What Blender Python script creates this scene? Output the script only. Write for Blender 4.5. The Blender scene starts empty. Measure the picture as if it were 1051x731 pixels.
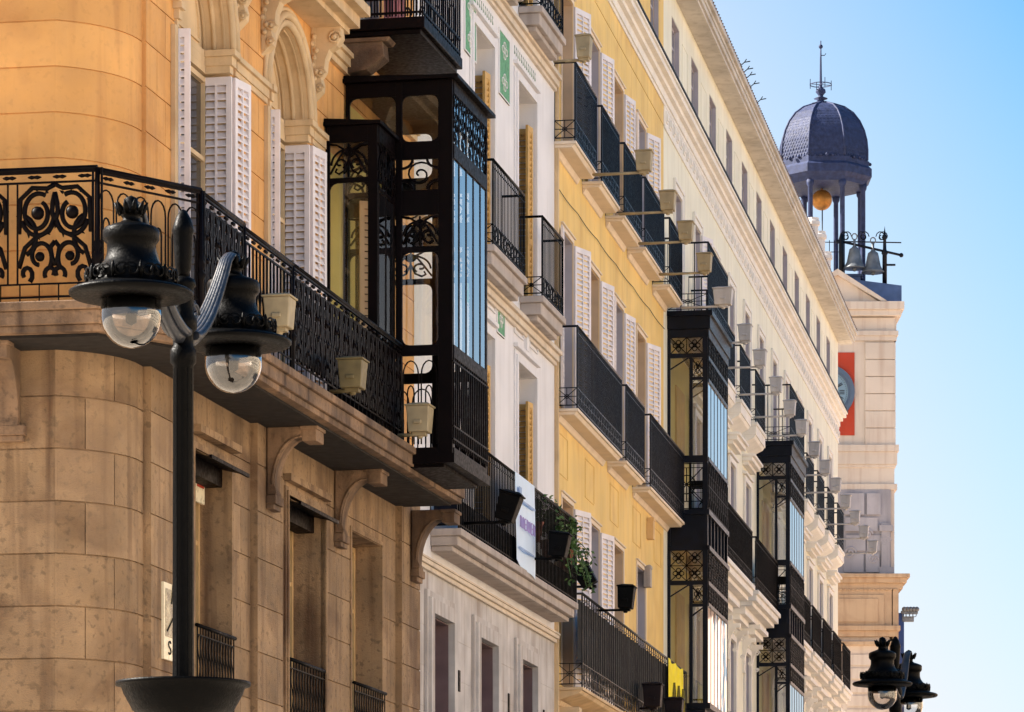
import bpy, bmesh, math, random
from math import sin, cos, pi, radians as R, atan, sqrt
from mathutils import Matrix, Vector
random.seed(7)
SC = bpy.context.scene
COL = SC.collection
EYE = 1.7
CX, HY, F = 525.5, 1070.0, 4000.0      # measured: principal column, horizon row, focal length (in photo pixels)

# ------------------------------------------------------------------ camera, sky, sun, exposure
cam = bpy.data.cameras.new('camera'); camo = bpy.data.objects.new('camera', cam); COL.objects.link(camo)
camo.location = (0, 0, 0); camo.rotation_euler = (pi/2, 0, 0)
cam.sensor_width = 36; cam.sensor_fit = 'HORIZONTAL'; cam.lens = 36*F/1051
cam.shift_x = 0; cam.shift_y = (HY-365.5)/1051
cam.clip_start = .5; cam.clip_end = 6000
SC.camera = camo
SUN_AZ, SUN_EL = R(-78), R(38)          # azimuth from +Y, clockwise
world = bpy.data.worlds.new("World"); SC.world = world; world.use_nodes = True
wn = world.node_tree; sky = wn.nodes.new('ShaderNodeTexSky'); sky.sky_type = 'NISHITA'; sky.sun_disc = False
sky.sun_elevation = SUN_EL; sky.sun_rotation = SUN_AZ; sky.air_density = 1.0; sky.dust_density = 0.0; sky.ozone_density = 6
bg = wn.nodes['Background']; bg.inputs[1].default_value = 0.06
EXPO = 1.8
# a thin bright veil of haze towards the horizon and the sun's side of the sky
wt = wn.nodes.new('ShaderNodeTexCoord'); wx = wn.nodes.new('ShaderNodeSeparateXYZ'); wn.links.new(wt.outputs['Generated'], wx.inputs[0])
wc = wn.nodes.new('ShaderNodeMath'); wc.operation = 'MINIMUM'; wc.inputs[1].default_value = .13; wn.links.new(wx.outputs[0], wc.inputs[0])
wd = wn.nodes.new('ShaderNodeMath'); wd.operation = 'MULTIPLY_ADD'; wd.inputs[1].default_value = 1.28; wn.links.new(wc.outputs[0], wd.inputs[0]); wn.links.new(wx.outputs[2], wd.inputs[2])
wr = wn.nodes.new('ShaderNodeMapRange'); wr.inputs['From Min'].default_value = .45; wr.inputs['From Max'].default_value = .20; wr.inputs['To Min'].default_value = 0; wr.inputs['To Max'].default_value = 1.
wn.links.new(wd.outputs['Value'], wr.inputs['Value'])
wm = wn.nodes.new('ShaderNodeMix'); wm.data_type = 'RGBA'; vb = .93/(2**EXPO*.06); wm.inputs['B'].default_value = (vb*1.0, vb*1.0, vb*1.05, 1)
wt2 = wn.nodes.new('ShaderNodeMix'); wt2.data_type = 'RGBA'; wt2.blend_type = 'MULTIPLY'; wt2.inputs['Factor'].default_value = 1; wt2.inputs['B'].default_value = (.5, 1.0, 1.02, 1)
wn.links.new(sky.outputs[0], wt2.inputs['A']); wn.links.new(wr.outputs[0], wm.inputs['Factor']); wn.links.new(wt2.outputs['Result'], wm.inputs['A']); wn.links.new(wm.outputs['Result'], bg.inputs[0])
sl = bpy.data.lights.new('sun', 'SUN'); sl.energy = 5.0; sl.angle = R(.5); sl.color = (1, .92, .82)
slo = bpy.data.objects.new('sun', sl); COL.objects.link(slo)
sd = Vector((sin(SUN_AZ)*cos(SUN_EL), cos(SUN_AZ)*cos(SUN_EL), sin(SUN_EL)))
slo.rotation_euler = (-sd).to_track_quat('-Z', 'Y').to_euler(); slo.location = (-60, 20, 60)
SC.view_settings.view_transform = 'Standard'; SC.view_settings.look = 'None'
SC.view_settings.gamma = 1; SC.view_settings.use_curve_mapping = False
SC.view_settings.exposure = EXPO
SC.cycles.max_bounces = 8; SC.cycles.transparent_max_bounces = 16; SC.cycles.use_denoising = True

# ------------------------------------------------------------------ materials
def srgb(r, g, b):
    return tuple(((c/255)/12.92 if c/255 < .04045 else ((c/255+.055)/1.055)**2.4) for c in (r, g, b))+(1,)
MATS = {}
def mat(name, col, rough=.8, var=.12, scale=3., streak=.0, bump=.0, bscale=40, metal=0., stain=None, stain_amt=0., spec=.5, dirt=.0, tone=0.):
    if name in MATS: return MATS[name]
    m = bpy.data.materials.new(name); m.use_nodes = True; nt = m.node_tree; N = nt.nodes; L = nt.links
    b = N['Principled BSDF']; b.inputs['Roughness'].default_value = rough; b.inputs['Metallic'].default_value = metal
    b.inputs['Specular IOR Level'].default_value = spec
    tc = N.new('ShaderNodeTexCoord')
    def noise(sc, det=5, mp=None, dist=0.):
        n = N.new('ShaderNodeTexNoise'); n.inputs['Scale'].default_value = sc; n.inputs['Detail'].default_value = det
        n.inputs['Distortion'].default_value = dist
        if mp:
            q = N.new('ShaderNodeMapping'); q.inputs['Scale'].default_value = mp; L.new(tc.outputs['Object'], q.inputs[0]); L.new(q.outputs[0], n.inputs['Vector'])
        else: L.new(tc.outputs['Object'], n.inputs['Vector'])
        return n
    def ramp(src, a, b_, lo, hi):
        r = N.new('ShaderNodeMapRange'); r.inputs['From Min'].default_value = a; r.inputs['From Max'].default_value = b_
        r.inputs['To Min'].default_value = lo; r.inputs['To Max'].default_value = hi; L.new(src, r.inputs['Value']); return r.outputs[0]
    def mul(c_in, fac_out, colr):
        x = N.new('ShaderNodeMix'); x.data_type = 'RGBA'; x.blend_type = 'MIX'; L.new(fac_out, x.inputs['Factor'])
        if isinstance(c_in, tuple): x.inputs['A'].default_value = c_in
        else: L.new(c_in, x.inputs['A'])
        x.inputs['B'].default_value = colr; return x.outputs['Result']
    c = col
    d1 = tuple(v*(1-var*1.9) for v in col[:3])+(1,); l1 = tuple(min(1, v*(1+var)) for v in col[:3])+(1,)
    n1 = noise(scale, 6)
    c = mul(d1, ramp(n1.outputs['Fac'], .3, .7, 0, 1), l1)
    n2 = noise(scale*9, 4)
    c = mul(c, ramp(n2.outputs['Fac'], .5, .75, 0, .35*min(1, var*4)), d1)
    if streak:
        n3 = noise(1., 5, (5., 5., .35), .3)
        sc_ = stain or tuple(v*.45 for v in col[:3])+(1,)
        c = mul(c, ramp(n3.outputs['Fac'], .5, .78, 0, streak), sc_)
    if stain_amt:
        n4 = noise(.9, 7, None, .6)
        c = mul(c, ramp(n4.outputs['Fac'], .52, .72, 0, stain_amt), stain)
    if dirt:
        n5 = noise(14, 8)
        c = mul(c, ramp(n5.outputs['Fac'], .56, .66, 0, dirt), tuple(v*.3 for v in col[:3])+(1,))
    if tone:
        ta = N.new('ShaderNodeAttribute'); ta.attribute_name = 'tone'
        c = mul(c, ramp(ta.outputs['Fac'], -1, 0, tone, 0), tuple(v*.5 for v in col[:3])+(1,))
        c = mul(c, ramp(ta.outputs['Fac'], 0, 1, 0, tone), tuple(min(1, v*1.5) for v in (col[0]*.95, col[1], col[2]*1.1))+(1,))
    L.new(c, b.inputs['Base Color'])
    if bump:
        nb = noise(bscale, 6); bp = N.new('ShaderNodeBump'); bp.inputs['Strength'].default_value = bump; bp.inputs['Distance'].default_value = .02
        L.new(nb.outputs['Fac'], bp.inputs['Height']); L.new(bp.outputs[0], b.inputs['Normal'])
    r1 = noise(scale*4, 4); L.new(ramp(r1.outputs['Fac'], .3, .7, max(.03, rough-.12), min(1, rough+.12)), b.inputs['Roughness'])
    MATS[name] = m; return m

def glass_mat(name, tint=(1, 1, 1, 1), refl=.0, gl_=1.):
    m = bpy.data.materials.new(name); m.use_nodes = True; nt = m.node_tree; N = nt.nodes; L = nt.links
    N.remove(N['Principled BSDF']); out = N['Material Output']
    t = N.new('ShaderNodeBsdfTransparent'); t.inputs[0].default_value = tint
    g = N.new('ShaderNodeBsdfGlossy'); g.inputs['Roughness'].default_value = .02; g.inputs[0].default_value = (gl_, gl_, gl_, 1)
    fr = N.new('ShaderNodeFresnel'); fr.inputs[0].default_value = 1.6
    n = N.new('ShaderNodeTexNoise'); n.inputs['Scale'].default_value = .9; bp = N.new('ShaderNodeBump'); bp.inputs['Strength'].default_value = .12; bp.inputs['Distance'].default_value = .05
    tc = N.new('ShaderNodeTexCoord'); L.new(tc.outputs['Object'], n.inputs['Vector']); L.new(n.outputs['Fac'], bp.inputs['Height']); L.new(bp.outputs[0], g.inputs['Normal'])
    a = N.new('ShaderNodeMath'); a.operation = 'MULTIPLY_ADD'; a.inputs[1].default_value = 1.6; a.inputs[2].default_value = refl; a.use_clamp = True
    L.new(fr.outputs[0], a.inputs[0])
    mx = N.new('ShaderNodeMixShader'); L.new(a.outputs[0], mx.inputs[0]); L.new(t.outputs[0], mx.inputs[1]); L.new(g.outputs[0], mx.inputs[2]); L.new(mx.outputs[0], out.inputs[0])
    return m

M = dict(
    ochre=mat('ochre_stucco', srgb(224, 166, 98), .85, .10, 1.2, .6, .18, 30, stain=srgb(168, 110, 60), stain_amt=.45, tone=.14, dirt=.12),
    stone=mat('granite_ashlar', srgb(160, 130, 96), .85, .2, 1.6, 1., .6, 60, stain=srgb(74, 44, 24), stain_amt=.85, dirt=.55, tone=.34),
    stone_trim=mat('weathered_stone_trim', srgb(138, 110, 84), .85, .28, 2, 1., .5, 40, stain=srgb(50, 32, 22), stain_amt=.95, dirt=.5),
    soffit_dark=mat('near_black_soffit', srgb(26, 19, 15), .9, .3, 2, .5),  # near-black colour for the thin sheet under the corner balcony slab
    cream_trim=mat('beige_moulding', srgb(214, 186, 146), .8, .1, 2, .35, .15, 40, stain=srgb(130, 96, 60), stain_amt=.3),
    white_wall=mat('white_stucco', srgb(230, 227, 228), .8, .05, 1.2, .18, .08, 40, stain=srgb(170, 160, 150)),
    white_stone=mat('pale_grey_stone', srgb(200, 194, 190), .85, .12, 2, .6, .25, 45, stain=srgb(120, 92, 66), stain_amt=.35),
    white_trim=mat('cream_white_moulding', srgb(216, 200, 180), .8, .07, 2, .3, .1, 40),
    grey_trim=mat('grey_stone_moulding', srgb(180, 168, 160), .85, .1, 2, .5, .2, 40, stain=srgb(100, 84, 70)),
    yellow=mat('yellow_stucco', srgb(236, 200, 124), .85, .07, .8, .45, .12, 30, stain=srgb(196, 148, 84), stain_amt=.35),
    pale_wall=mat('pale_cream_stucco', srgb(238, 233, 212), .85, .05, .8, .35, .06, 30, stain=srgb(190, 170, 130)),
    slab=mat('painted_slab', srgb(226, 208, 186), .8, .05, 2, .2, .05, 30),
    slab_white=mat('white_painted_slab', srgb(236, 230, 222), .8, .05, 2, .2, .05, 30),
    shutter=mat('white_shutter_paint', srgb(232, 224, 226), .55, .06, 3, .12),
    tan_shutter=mat('tan_shutter_paint', srgb(206, 164, 96), .6, .1, 3, .2),
    tan_reveal=mat('tan_painted_reveal', srgb(206, 176, 146), .75, .08, 3, .3),
    grey_reveal=mat('lilac_grey_reveal', srgb(176, 170, 180), .7, .06, 3, .15),
    wood=mat('pale_wood_frame', srgb(214, 176, 122), .6, .12, 3, .25),
    iron=mat('black_ironwork', (.001, .001, .0014, 1), .55, .3, 5, bump=.1, spec=.07),
    iron_brown=mat('brown_black_ironwork', (.003, .0012, .0016, 1), .5, .3, 5, .2, .1, spec=.08),
    iron_blue=mat('blue_black_ironwork', (.0012, .003, .010, 1), .4, .3, 5, .2, .1, spec=.2),
    iron_grey=mat('grey_black_ironwork', (.012, .012, .013, 1), .5, .3, 5, .2, .1, spec=.3),
    lamp=mat('lamp_black_paint', (.0009, .0009, .0011, 1), .45, .35, 12, .3, .2, 60, spec=.07, dirt=.4),
    lamp_arm=mat('lamp_grey_paint', (.010, .014, .024, 1), .4, .3, 12, .2, .1, 60, spec=.6),
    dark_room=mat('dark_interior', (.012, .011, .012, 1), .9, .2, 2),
    curtain=mat('white_curtain', srgb(216, 208, 196), .9, .1, 3, .4),
    room_yellow=mat('pale_yellow_interior', srgb(226, 206, 128), .8, .05, 2),
    pane=mat('dark_window_pane', (.03, .032, .038, 1), .08, .3, 1., spec=.8),
    green=mat('green_ornament_tile', srgb(104, 168, 126), .75, .25, 14, dirt=.6),
    roof=mat('brown_roof_tiles', srgb(120, 96, 84), .8, .2, 4, .2, .3, 20),
    zinc=mat('blue_grey_zinc', srgb(70, 92, 132), .45, .15, 3, .2, metal=.3),
    dome=mat('lead_dome', srgb(48, 58, 92), .65, .2, 6, .3, .15, 20, metal=.0, spec=.25),
    gold=mat('gilded_ball', srgb(190, 130, 60), .5, .2, 6, metal=.6),
    bronze=mat('bronze_bell', srgb(120, 124, 128), .5, .2, 4, .2, metal=.4),
    tower=mat('pink_beige_stone', srgb(212, 198, 184), .85, .09, .35, .5, .1, 10, stain=srgb(160, 130, 110), stain_amt=.15),
    tower_warm=mat('ochre_weathered_stone', srgb(186, 158, 128), .85, .12, .5, .5, .1, 10, stain=srgb(120, 76, 46), stain_amt=.4),
    tower_grey=mat('grey_marble', srgb(160, 156, 162), .75, .15, .6, .4, .1, 10),
    red=mat('red_panel', srgb(178, 56, 26), .7, .08, 1.5, .15),
    dial=mat('clock_face', srgb(120, 148, 168), .5, .06, 1),
    dial_ring=mat('clock_ring', srgb(82, 100, 124), .5, .1, 1),
    black=mat('black_paint', (.01, .01, .012, 1), .5),
    flood=mat('beige_floodlight_metal', srgb(168, 152, 120), .6, .12, 6, .35),
    flood_olive=mat('olive_floodlight_metal', srgb(120, 106, 70), .6, .2, 6, .5),
    flood_white=mat('white_floodlight_metal', srgb(192, 188, 188), .6, .08, 6, .45),
    flood_black=mat('black_floodlight_metal', (.002, .002, .0025, 1), .6, .2, 6, spec=.1),
    flood_brown=mat('dark_brown_floodlight_metal', (.012, .006, .008, 1), .6, .2, 6, spec=.2),
    yellow_cloth=mat('yellow_cloth', srgb(250, 226, 20), .8, .08, 4),
    banner=mat('pale_blue_banner', srgb(214, 232, 252), .7, .04, 2),
    purple=mat('purple_print', srgb(176, 156, 206), .7),
    bluegrey=mat('blue_grey_print', srgb(150, 176, 214), .7),
    tile=mat('ceramic_tile', srgb(240, 228, 196), .3, .05, 3),
    tile_pic=mat('ceramic_picture', srgb(170, 160, 130), .3, .5, 9, dirt=.6),
    blue=mat('blue_paint', srgb(40, 70, 130), .6),
    leaf=mat('leaf_green', srgb(70, 104, 44), .6, .3, 9),
    pot=mat('terracotta', srgb(140, 80, 54), .8),
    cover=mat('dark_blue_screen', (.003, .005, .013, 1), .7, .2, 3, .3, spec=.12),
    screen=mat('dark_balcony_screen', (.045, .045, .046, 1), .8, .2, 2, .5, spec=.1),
    ground=mat('pale_paving', srgb(186, 172, 154), .85, .1, .3, bump=.1),
    chimney=mat('white_chimney', srgb(222, 214, 206), .8, .05, 2),
    glass=glass_mat('clear_glass', (.93, .94, .9, 1)),
    glass_refl=glass_mat('reflecting_glass', (.75, .8, .85, 1), .12, .74),
    globe=glass_mat('lamp_globe_glass', (.90, .88, .86, 1), .03),
)

# ------------------------------------------------------------------ mesh builder
class MB:
    def __init__(s): s.v = []; s.f = []; s.sm = []; s.tone = {}; s.T = Matrix.Identity(4)
    def av(s, p): s.v.append(tuple(s.T @ Vector(p))); return len(s.v)-1
    def face(s, pts, sm=False): s.f.append([s.av(p) for p in pts]); s.sm.append(sm)
    def box(s, x0, x1, y0, y1, z0, z1):
        a = [s.av(p) for p in ((x0,y0,z0),(x1,y0,z0),(x1,y1,z0),(x0,y1,z0),(x0,y0,z1),(x1,y0,z1),(x1,y1,z1),(x0,y1,z1))]
        for q in ((0,3,2,1),(4,5,6,7),(0,1,5,4),(1,2,6,5),(2,3,7,6),(3,0,4,7)): s.f.append([a[i] for i in q]); s.sm.append(False)
    def prism(s, prof, fn, t0, t1):            # prof: 2D polygon; fn(a,b,t)->xyz
        A = [s.av(fn(a, b, t0)) for a, b in prof]; B = [s.av(fn(a, b, t1)) for a, b in prof]; n = len(prof)
        s.f.append(A[::-1]); s.f.append(B); s.sm += [False, False]
        for i in range(n): s.f.append([A[i], A[(i+1) % n], B[(i+1) % n], B[i]]); s.sm.append(False)
    def tube(s, pts, r, n=6, closed=False, flat=None):
        P = [Vector(p) for p in pts]; m = len(P); rings = []; up0 = None
        for i, p in enumerate(P):
            if closed: t = P[(i+1) % m]-P[i-1]
            else: t = (P[min(i+1, m-1)]-P[max(i-1, 0)])
            if t.length < 1e-9: t = Vector((0, 0, 1))
            t.normalize()
            if up0 is None:
                up0 = Vector((0, 0, 1)) if abs(t.z) < .9 else Vector((1, 0, 0))
            a = up0-t*up0.dot(t)
            if a.length < 1e-4: a = Vector((1, 0, 0))-t*t.x
            a.normalize(); b = t.cross(a); up0 = a
            rr = r[i] if isinstance(r, (list, tuple)) else r
            rings.append([s.av(p+a*rr*cos(2*pi*k/n+pi/n)+b*rr*sin(2*pi*k/n+pi/n)) for k in range(n)])
        for i in range(m if closed else m-1):
            A = rings[i]; B = rings[(i+1) % m]
            for k in range(n): s.f.append([A[k], A[(k+1) % n], B[(k+1) % n], B[k]]); s.sm.append(n > 4)
        if not closed:
            s.f.append(rings[0][::-1]); s.f.append(rings[-1]); s.sm += [False, False]
    def lathe(s, prof, n=24, c=(0, 0, 0), sm=True, lobes=0):
        rings = []
        for r, z in prof:
            rings.append([s.av((c[0]+r*cos(2*pi*k/n), c[1]+r*sin(2*pi*k/n), c[2]+z)) for k in range(n)])
        for i in range(len(prof)-1):
            for k in range(n): s.f.append([rings[i][k], rings[i][(k+1) % n], rings[i+1][(k+1) % n], rings[i+1][k]]); s.sm.append(sm)
        s.f.append(rings[0][::-1]); s.f.append(rings[-1]); s.sm += [False, False]
    def ball(s, c, r, n=12, m=8):
        s.lathe([(max(1e-4, r*sin(pi*i/m)), -r*cos(pi*i/m)) for i in range(m+1)], n, c)
    def mesh(s, name, m, bevel=0):
        me = bpy.data.meshes.new(name); me.from_pydata(s.v, [], s.f)
        me.polygons.foreach_set('use_smooth', s.sm)
        if s.tone:
            at = me.attributes.new('tone', 'FLOAT', 'FACE')
            for i, v in s.tone.items(): at.data[i].value = v
        if bevel or True:
            bm = bmesh.new(); bm.from_mesh(me)
            if bevel:
                bmesh.ops.remove_doubles(bm, verts=bm.verts, dist=1e-5)
                es = [e for e in bm.edges if len(e.link_faces) == 2 and e.calc_face_angle(0) > .5]
                bmesh.ops.bevel(bm, geom=es, offset=bevel, segments=2, affect='EDGES', profile=.5, clamp_overlap=True)
            bmesh.ops.recalc_face_normals(bm, faces=bm.faces) if s.v else None
            bm.to_mesh(me); bm.free()
        me.materials.append(m); me.update(); return me

def link(name, me, parent=None, loc=(0, 0, 0), rot=(0, 0, 0)):
    o = bpy.data.objects.new(name, me); COL.objects.link(o)
    if parent: o.parent = parent
    o.location = loc; o.rotation_euler = rot; return o
def link_faces(name, mb, m, parent):
    for fc in mb.f:
        q = MB(); q.face([mb.v[i] for i in fc]); link(name, q.mesh(name, m), parent)
def thing(name, label, cat, loc=(0, 0, 0), rotz=0, group=None):
    o = bpy.data.objects.new(name, None); COL.objects.link(o); o.empty_display_size = .3
    o.location = loc; o.rotation_euler = (0, 0, rotz); o['label'] = label; o['category'] = cat
    if group: o['group'] = group
    return o
def tag(o, label, cat, group=None):
    o['label'] = label; o['category'] = cat
    if group: o['group'] = group
    return o
def dup(root, loc, rotz=None, label=None, group=None):
    r = root.copy(); COL.objects.link(r); r.location = loc
    if rotz is not None: r.rotation_euler = (0, 0, rotz)
    if label: r['label'] = label
    if group: r['group'] = group
    for ch in list(root.children):
        c = ch.copy(); COL.objects.link(c); c.parent = r
        for g in list(ch.children):
            d = g.copy(); COL.objects.link(d); d.parent = c
    return r

class Frame:                               # facade frame: x = out of the wall, y = along the street (away), z = height above the eye
    def __init__(s, px, Y, vp):
        s.th = atan((vp-CX)/F); s.X0 = (px-CX)/F*Y; s.Y0 = Y
        s.u = (sin(s.th), cos(s.th)); s.n = (cos(s.th), -sin(s.th))
    def S(s, px, d=0):
        k = (px-CX)/F; return (k*(s.Y0+s.n[1]*d)-s.X0-s.n[0]*d)/(s.u[0]-k*s.u[1])
    def Y(s, px, d=0): return s.Y0+s.S(px, d)*s.u[1]+s.n[1]*d
    def H(s, px, py, d=0): return (HY-py)*s.Y(px, d)/F
    def W(s, d, t, h): return (s.X0+s.n[0]*d+s.u[0]*t, s.Y0+s.n[1]*d+s.u[1]*t, h)
FC = Frame(150, 40.36, 1370)
FW = Frame(425, 52.1, 1290)
FY = Frame(569, 62.5, 1200)
FK = Frame(681, FY.Y(681), 1200)
def building(fr, name, label, cat='building'):
    return thing(name, label, cat, (fr.X0, fr.Y0, -EYE), -fr.th)
def part(root, name, me, d=0, s=0, h=0, rz=0): return link(name, me, root, (d, s, h+EYE), (0, 0, rz))

# ------------------------------------------------------------------ reusable meshes
def wall_grid(mb, S, Hh, holes, P=lambda s, d, h: (d, s, h), reveal=.3, grooves=(), gd=.018, gw=.012, joints=None, depth=None):
    """holes (s0,s1,h0,h1); grooves: heights; joints(row index)-> list of s of vertical joints"""
    ss = set(S); hs = set(Hh)
    for a, b, c, e in holes: ss |= {a, b}; hs |= {c, e}
    gr = sorted(g for g in grooves if Hh[0] < g < Hh[-1])
    for g in gr: hs |= {g-gw, g+gw}
    jset = {}
    if joints:
        for r in range(len(gr)+1):
            jset[r] = joints(r)
            for j in jset[r]: ss |= {j-gw*.7, j+gw*.7}
    def uniq(l):
        l = sorted(l); o = [l[0]]
        for x in l[1:]:
            if x-o[-1] > 1e-5: o.append(x)
        return o
    ss = uniq(ss); hs = uniq(hs); D = {}
    for i in range(len(ss)-1):
        sm_ = (ss[i]+ss[i+1])/2
        for j in range(len(hs)-1):
            hm = (hs[j]+hs[j+1])/2
            if any(a < sm_ < b and c < hm < e for a, b, c, e in holes): continue
            d = depth(sm_, hm) if depth else 0
            if any(abs(hm-g) < gw for g in gr): d -= gd
            elif joints:
                r = sum(1 for g in gr if g < hm)
                if any(abs(sm_-q) < gw*.7 for q in jset[r]): d -= gd
            D[i, j] = d
    for (i, j), d in D.items():
        a, b, c, e = ss[i], ss[i+1], hs[j], hs[j+1]
        mb.face([P(a, d, c), P(b, d, c), P(b, d, e), P(a, d, e)])
        if joints:
            r = sum(1 for g in gr if g < (c+e)/2); q = sum(1 for x in jset[r] if x < (a+b)/2)
            mb.tone[len(mb.f)-1] = random.Random(r*91+q*7+3).uniform(-1, 1)
        d2 = D.get((i, j+1))
        if d2 is not None and abs(d2-d) > 1e-6: mb.face([P(a, d, e), P(b, d, e), P(b, d2, e), P(a, d2, e)])
        d2 = D.get((i+1, j))
        if d2 is not None and abs(d2-d) > 1e-6: mb.face([P(b, d, c), P(b, d, e), P(b, d2, e), P(b, d2, c)])
    for a, b, c, e in holes:
        o = (depth((a+b)/2, e+.05) if depth else 0)+.001; q = -reveal
        mb.face([P(a, o, c), P(a, q, c), P(a, q, e), P(a, o, e)]); mb.face([P(b, o, c), P(b, o, e), P(b, q, e), P(b, q, c)])
        mb.face([P(a, o, e), P(a, q, e), P(b, q, e), P(b, o, e)]); mb.face([P(a, o, c), P(b, o, c), P(b, q, c), P(a, q, c)])

def body(mb, s0, s1, h0, h1, depth=12, front=-.6):  # the rest of the building volume
    mb.box(-depth, front, s0, s1, h0, h1)

def frame_ring(mb, s0, s1, h0, h1, w, d0, d1, bottom=True):   # raised surround round an opening
    mb.box(d0, d1, s0-w, s0, h0, h1+w); mb.box(d0, d1, s1, s1+w, h0, h1+w); mb.box(d0, d1, s0+1e-3, s1-1e-3, h1, h1+w)
    if bottom: mb.box(d0, d1, s0+1e-3, s1-1e-3, h0, h0+w*.6)

_c = {}
def shutter_mesh(w, h, m, key='s'):
    k = (key, round(w, 3), round(h, 3), m.name)
    if k in _c: return _c[k]
    mb = MB(); t = .02; st = .06                 # leaf lies in local y (0..w), z (0..h), thickness x
    mb.box(-t, t, 0, st, 0, h); mb.box(-t, t, w-st, w, 0, h)
    rails = [0, h*.33, h-.09]
    for z in rails: mb.box(-t, t, st, w-st, z, z+.09)
    for a, b in ((rails[0]+.09, rails[1]), (rails[1]+.09, rails[2])):
        n = max(2, int((b-a)/.085)); dz = (b-a)/n
        for i in range(n):
            z = a+dz*i
            mb.face([(t*.9, st, z+dz*.05), (t*.9, w-st, z+dz*.05), (-t*.9, w-st, z+dz*.95), (-t*.9, st, z+dz*.95)])
            mb.face([(t*.9, st, z+dz*.05), (t*.9, w-st, z+dz*.05), (t*.9, w-st, z+dz*.22), (t*.9, st, z+dz*.22)])
        mb.box(-t*.2, t*.98, w/2-.012, w/2+.012, a, b) if w > .3 else None
    _c[k] = mb.mesh('shutter', m); return _c[k]
def window_meshes(w, h, m, deep=.22, trans=True):
    k = ('w', round(w, 3), round(h, 3), m.name, deep)
    if k in _c: return _c[k]
    mb = MB(); f = .06
    mb.box(-deep, -deep+.06, -w/2, -w/2+f, 0, h); mb.box(-deep, -deep+.06, w/2-f, w/2, 0, h)
    mb.box(-deep, -deep+.06, -w/2+f, w/2-f, h-f, h); mb.box(-deep, -deep+.06, -w/2+f, w/2-f, 0, .12)
    mb.box(-deep, -deep+.07, -.035, .035, .12, h-f); mb.box(-deep, -deep+.05, -w/2+f, -.035, h*.72, h*.72+.05); mb.box(-deep, -deep+.05, .035, w/2-f, h*.72, h*.72+.05)
    p = MB(); p.face([(-deep+.01, -w/2+f, .1), (-deep+.01, w/2-f, .1), (-deep+.01, w/2-f, h-f), (-deep+.01, -w/2+f, h-f)])
    _c[k] = (mb.mesh('window', m), p.mesh('pane', M['pane'])); return _c[k]
def surround_mesh(key, w, h, m, fn, bevel=.004):
    k = ('sur', key, round(w, 3), round(h, 3), m.name)
    if k not in _c:
        mb = MB(); fn(mb, -w/2, w/2, h); _c[k] = mb.mesh('surround', m, bevel)
    return _c[k]
def window(root, s, h0, w, h, m, deep=.22, shutters=(), sh_mat=None, sh_h=None, reveal=None, label=None, sur=None):
    """shutters: (side, width, angle) ; side -1 near jamb, +1 far jamb; angle 0 = lies flat over the opening, 180 = folded on the wall"""
    fm, pm = window_meshes(w, h, m, deep)
    o = part(root, 'window', fm, 0, s, h0); link('pane', pm, o)
    if reveal:
        k = ('rv', round(w, 3), round(h, 3), reveal.name, deep)
        if k not in _c:
            mb = MB(); mb.box(-deep+.07, -.004, w/2-.012, w/2-.002, 0, h); mb.box(-deep+.07, -.004, -w/2+.002, -w/2+.012, 0, h); mb.box(-deep+.07, -.004, -w/2+.013, w/2-.013, h-.012, h-.002)
            _c[k] = mb.mesh('jamb', reveal)
        link('jamb', _c[k], o)
    if sur: link('surround', surround_mesh(sur[0], w, h, sur[1], sur[2]), o)
    for side, sw, ang in shutters:
        me = shutter_mesh(sw, sh_h or h-.06, sh_mat or M['shutter'])
        a = R(ang)
        # the leaf's local +y runs from hinge to free edge
        if side > 0: rz = pi-a if False else None
        # direction from hinge: closed leaf points towards the other jamb
        dirv = (sin(a), -side*cos(a))                    # (x out, y along)
        rot = math.atan2(-dirv[0], dirv[1])              # rotate +y onto dirv
        link('shutter', me, o, (.012+.02*abs(cos(a)), side*(w/2+.005), .03), (0, 0, rot))
    return o

# --- 2D iron patterns, each a list of polylines in a unit box (0..1, 0..1)
def arc(cx, cy, r, a0, a1, n=10, r1=None):
    r1 = r if r1 is None else r1
    return [(cx+(r+(r1-r)*i/n)*cos(R(a0+(a1-a0)*i/n)), cy+(r+(r1-r)*i/n)*sin(R(a0+(a1-a0)*i/n))) for i in range(n+1)]
def mirror(pl): return [[(1-x, y) for x, y in p] for p in pl]
def pat_flower(a=1.):
    L = [[(0, 0), (1, 1)], [(0, 1), (1, 0)], arc(.5, .5, .1, 0, 360, 10)]
    for k in range(4):
        cx, cy = .5+.21*cos(k*pi/2), .5+.21*sin(k*pi/2)
        L.append([(cx+.13*cos(t), cy+.13*sin(t)) for t in [2*pi*i/12 for i in range(13)]])
    L.append([(0, 0), (1, 0), (1, 1), (0, 1), (0, 0)])
    return L
def pat_xcircle():
    return [[(0, 0), (1, 1)], [(0, 1), (1, 0)], [(.5, 0), (.5, 1)], [(0, .5), (1, .5)], arc(.5, .5, .28, 0, 360, 16), [(0, 0), (1, 0), (1, 1), (0, 1), (0, 0)]]
def pat_x(): return [[(0, 0), (1, 1)], [(0, 1), (1, 0)], arc(.5, .5, .12, 0, 360, 8), [(0, .5), (1, .5)], [(.5, 0), (.5, 1)]]
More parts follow.
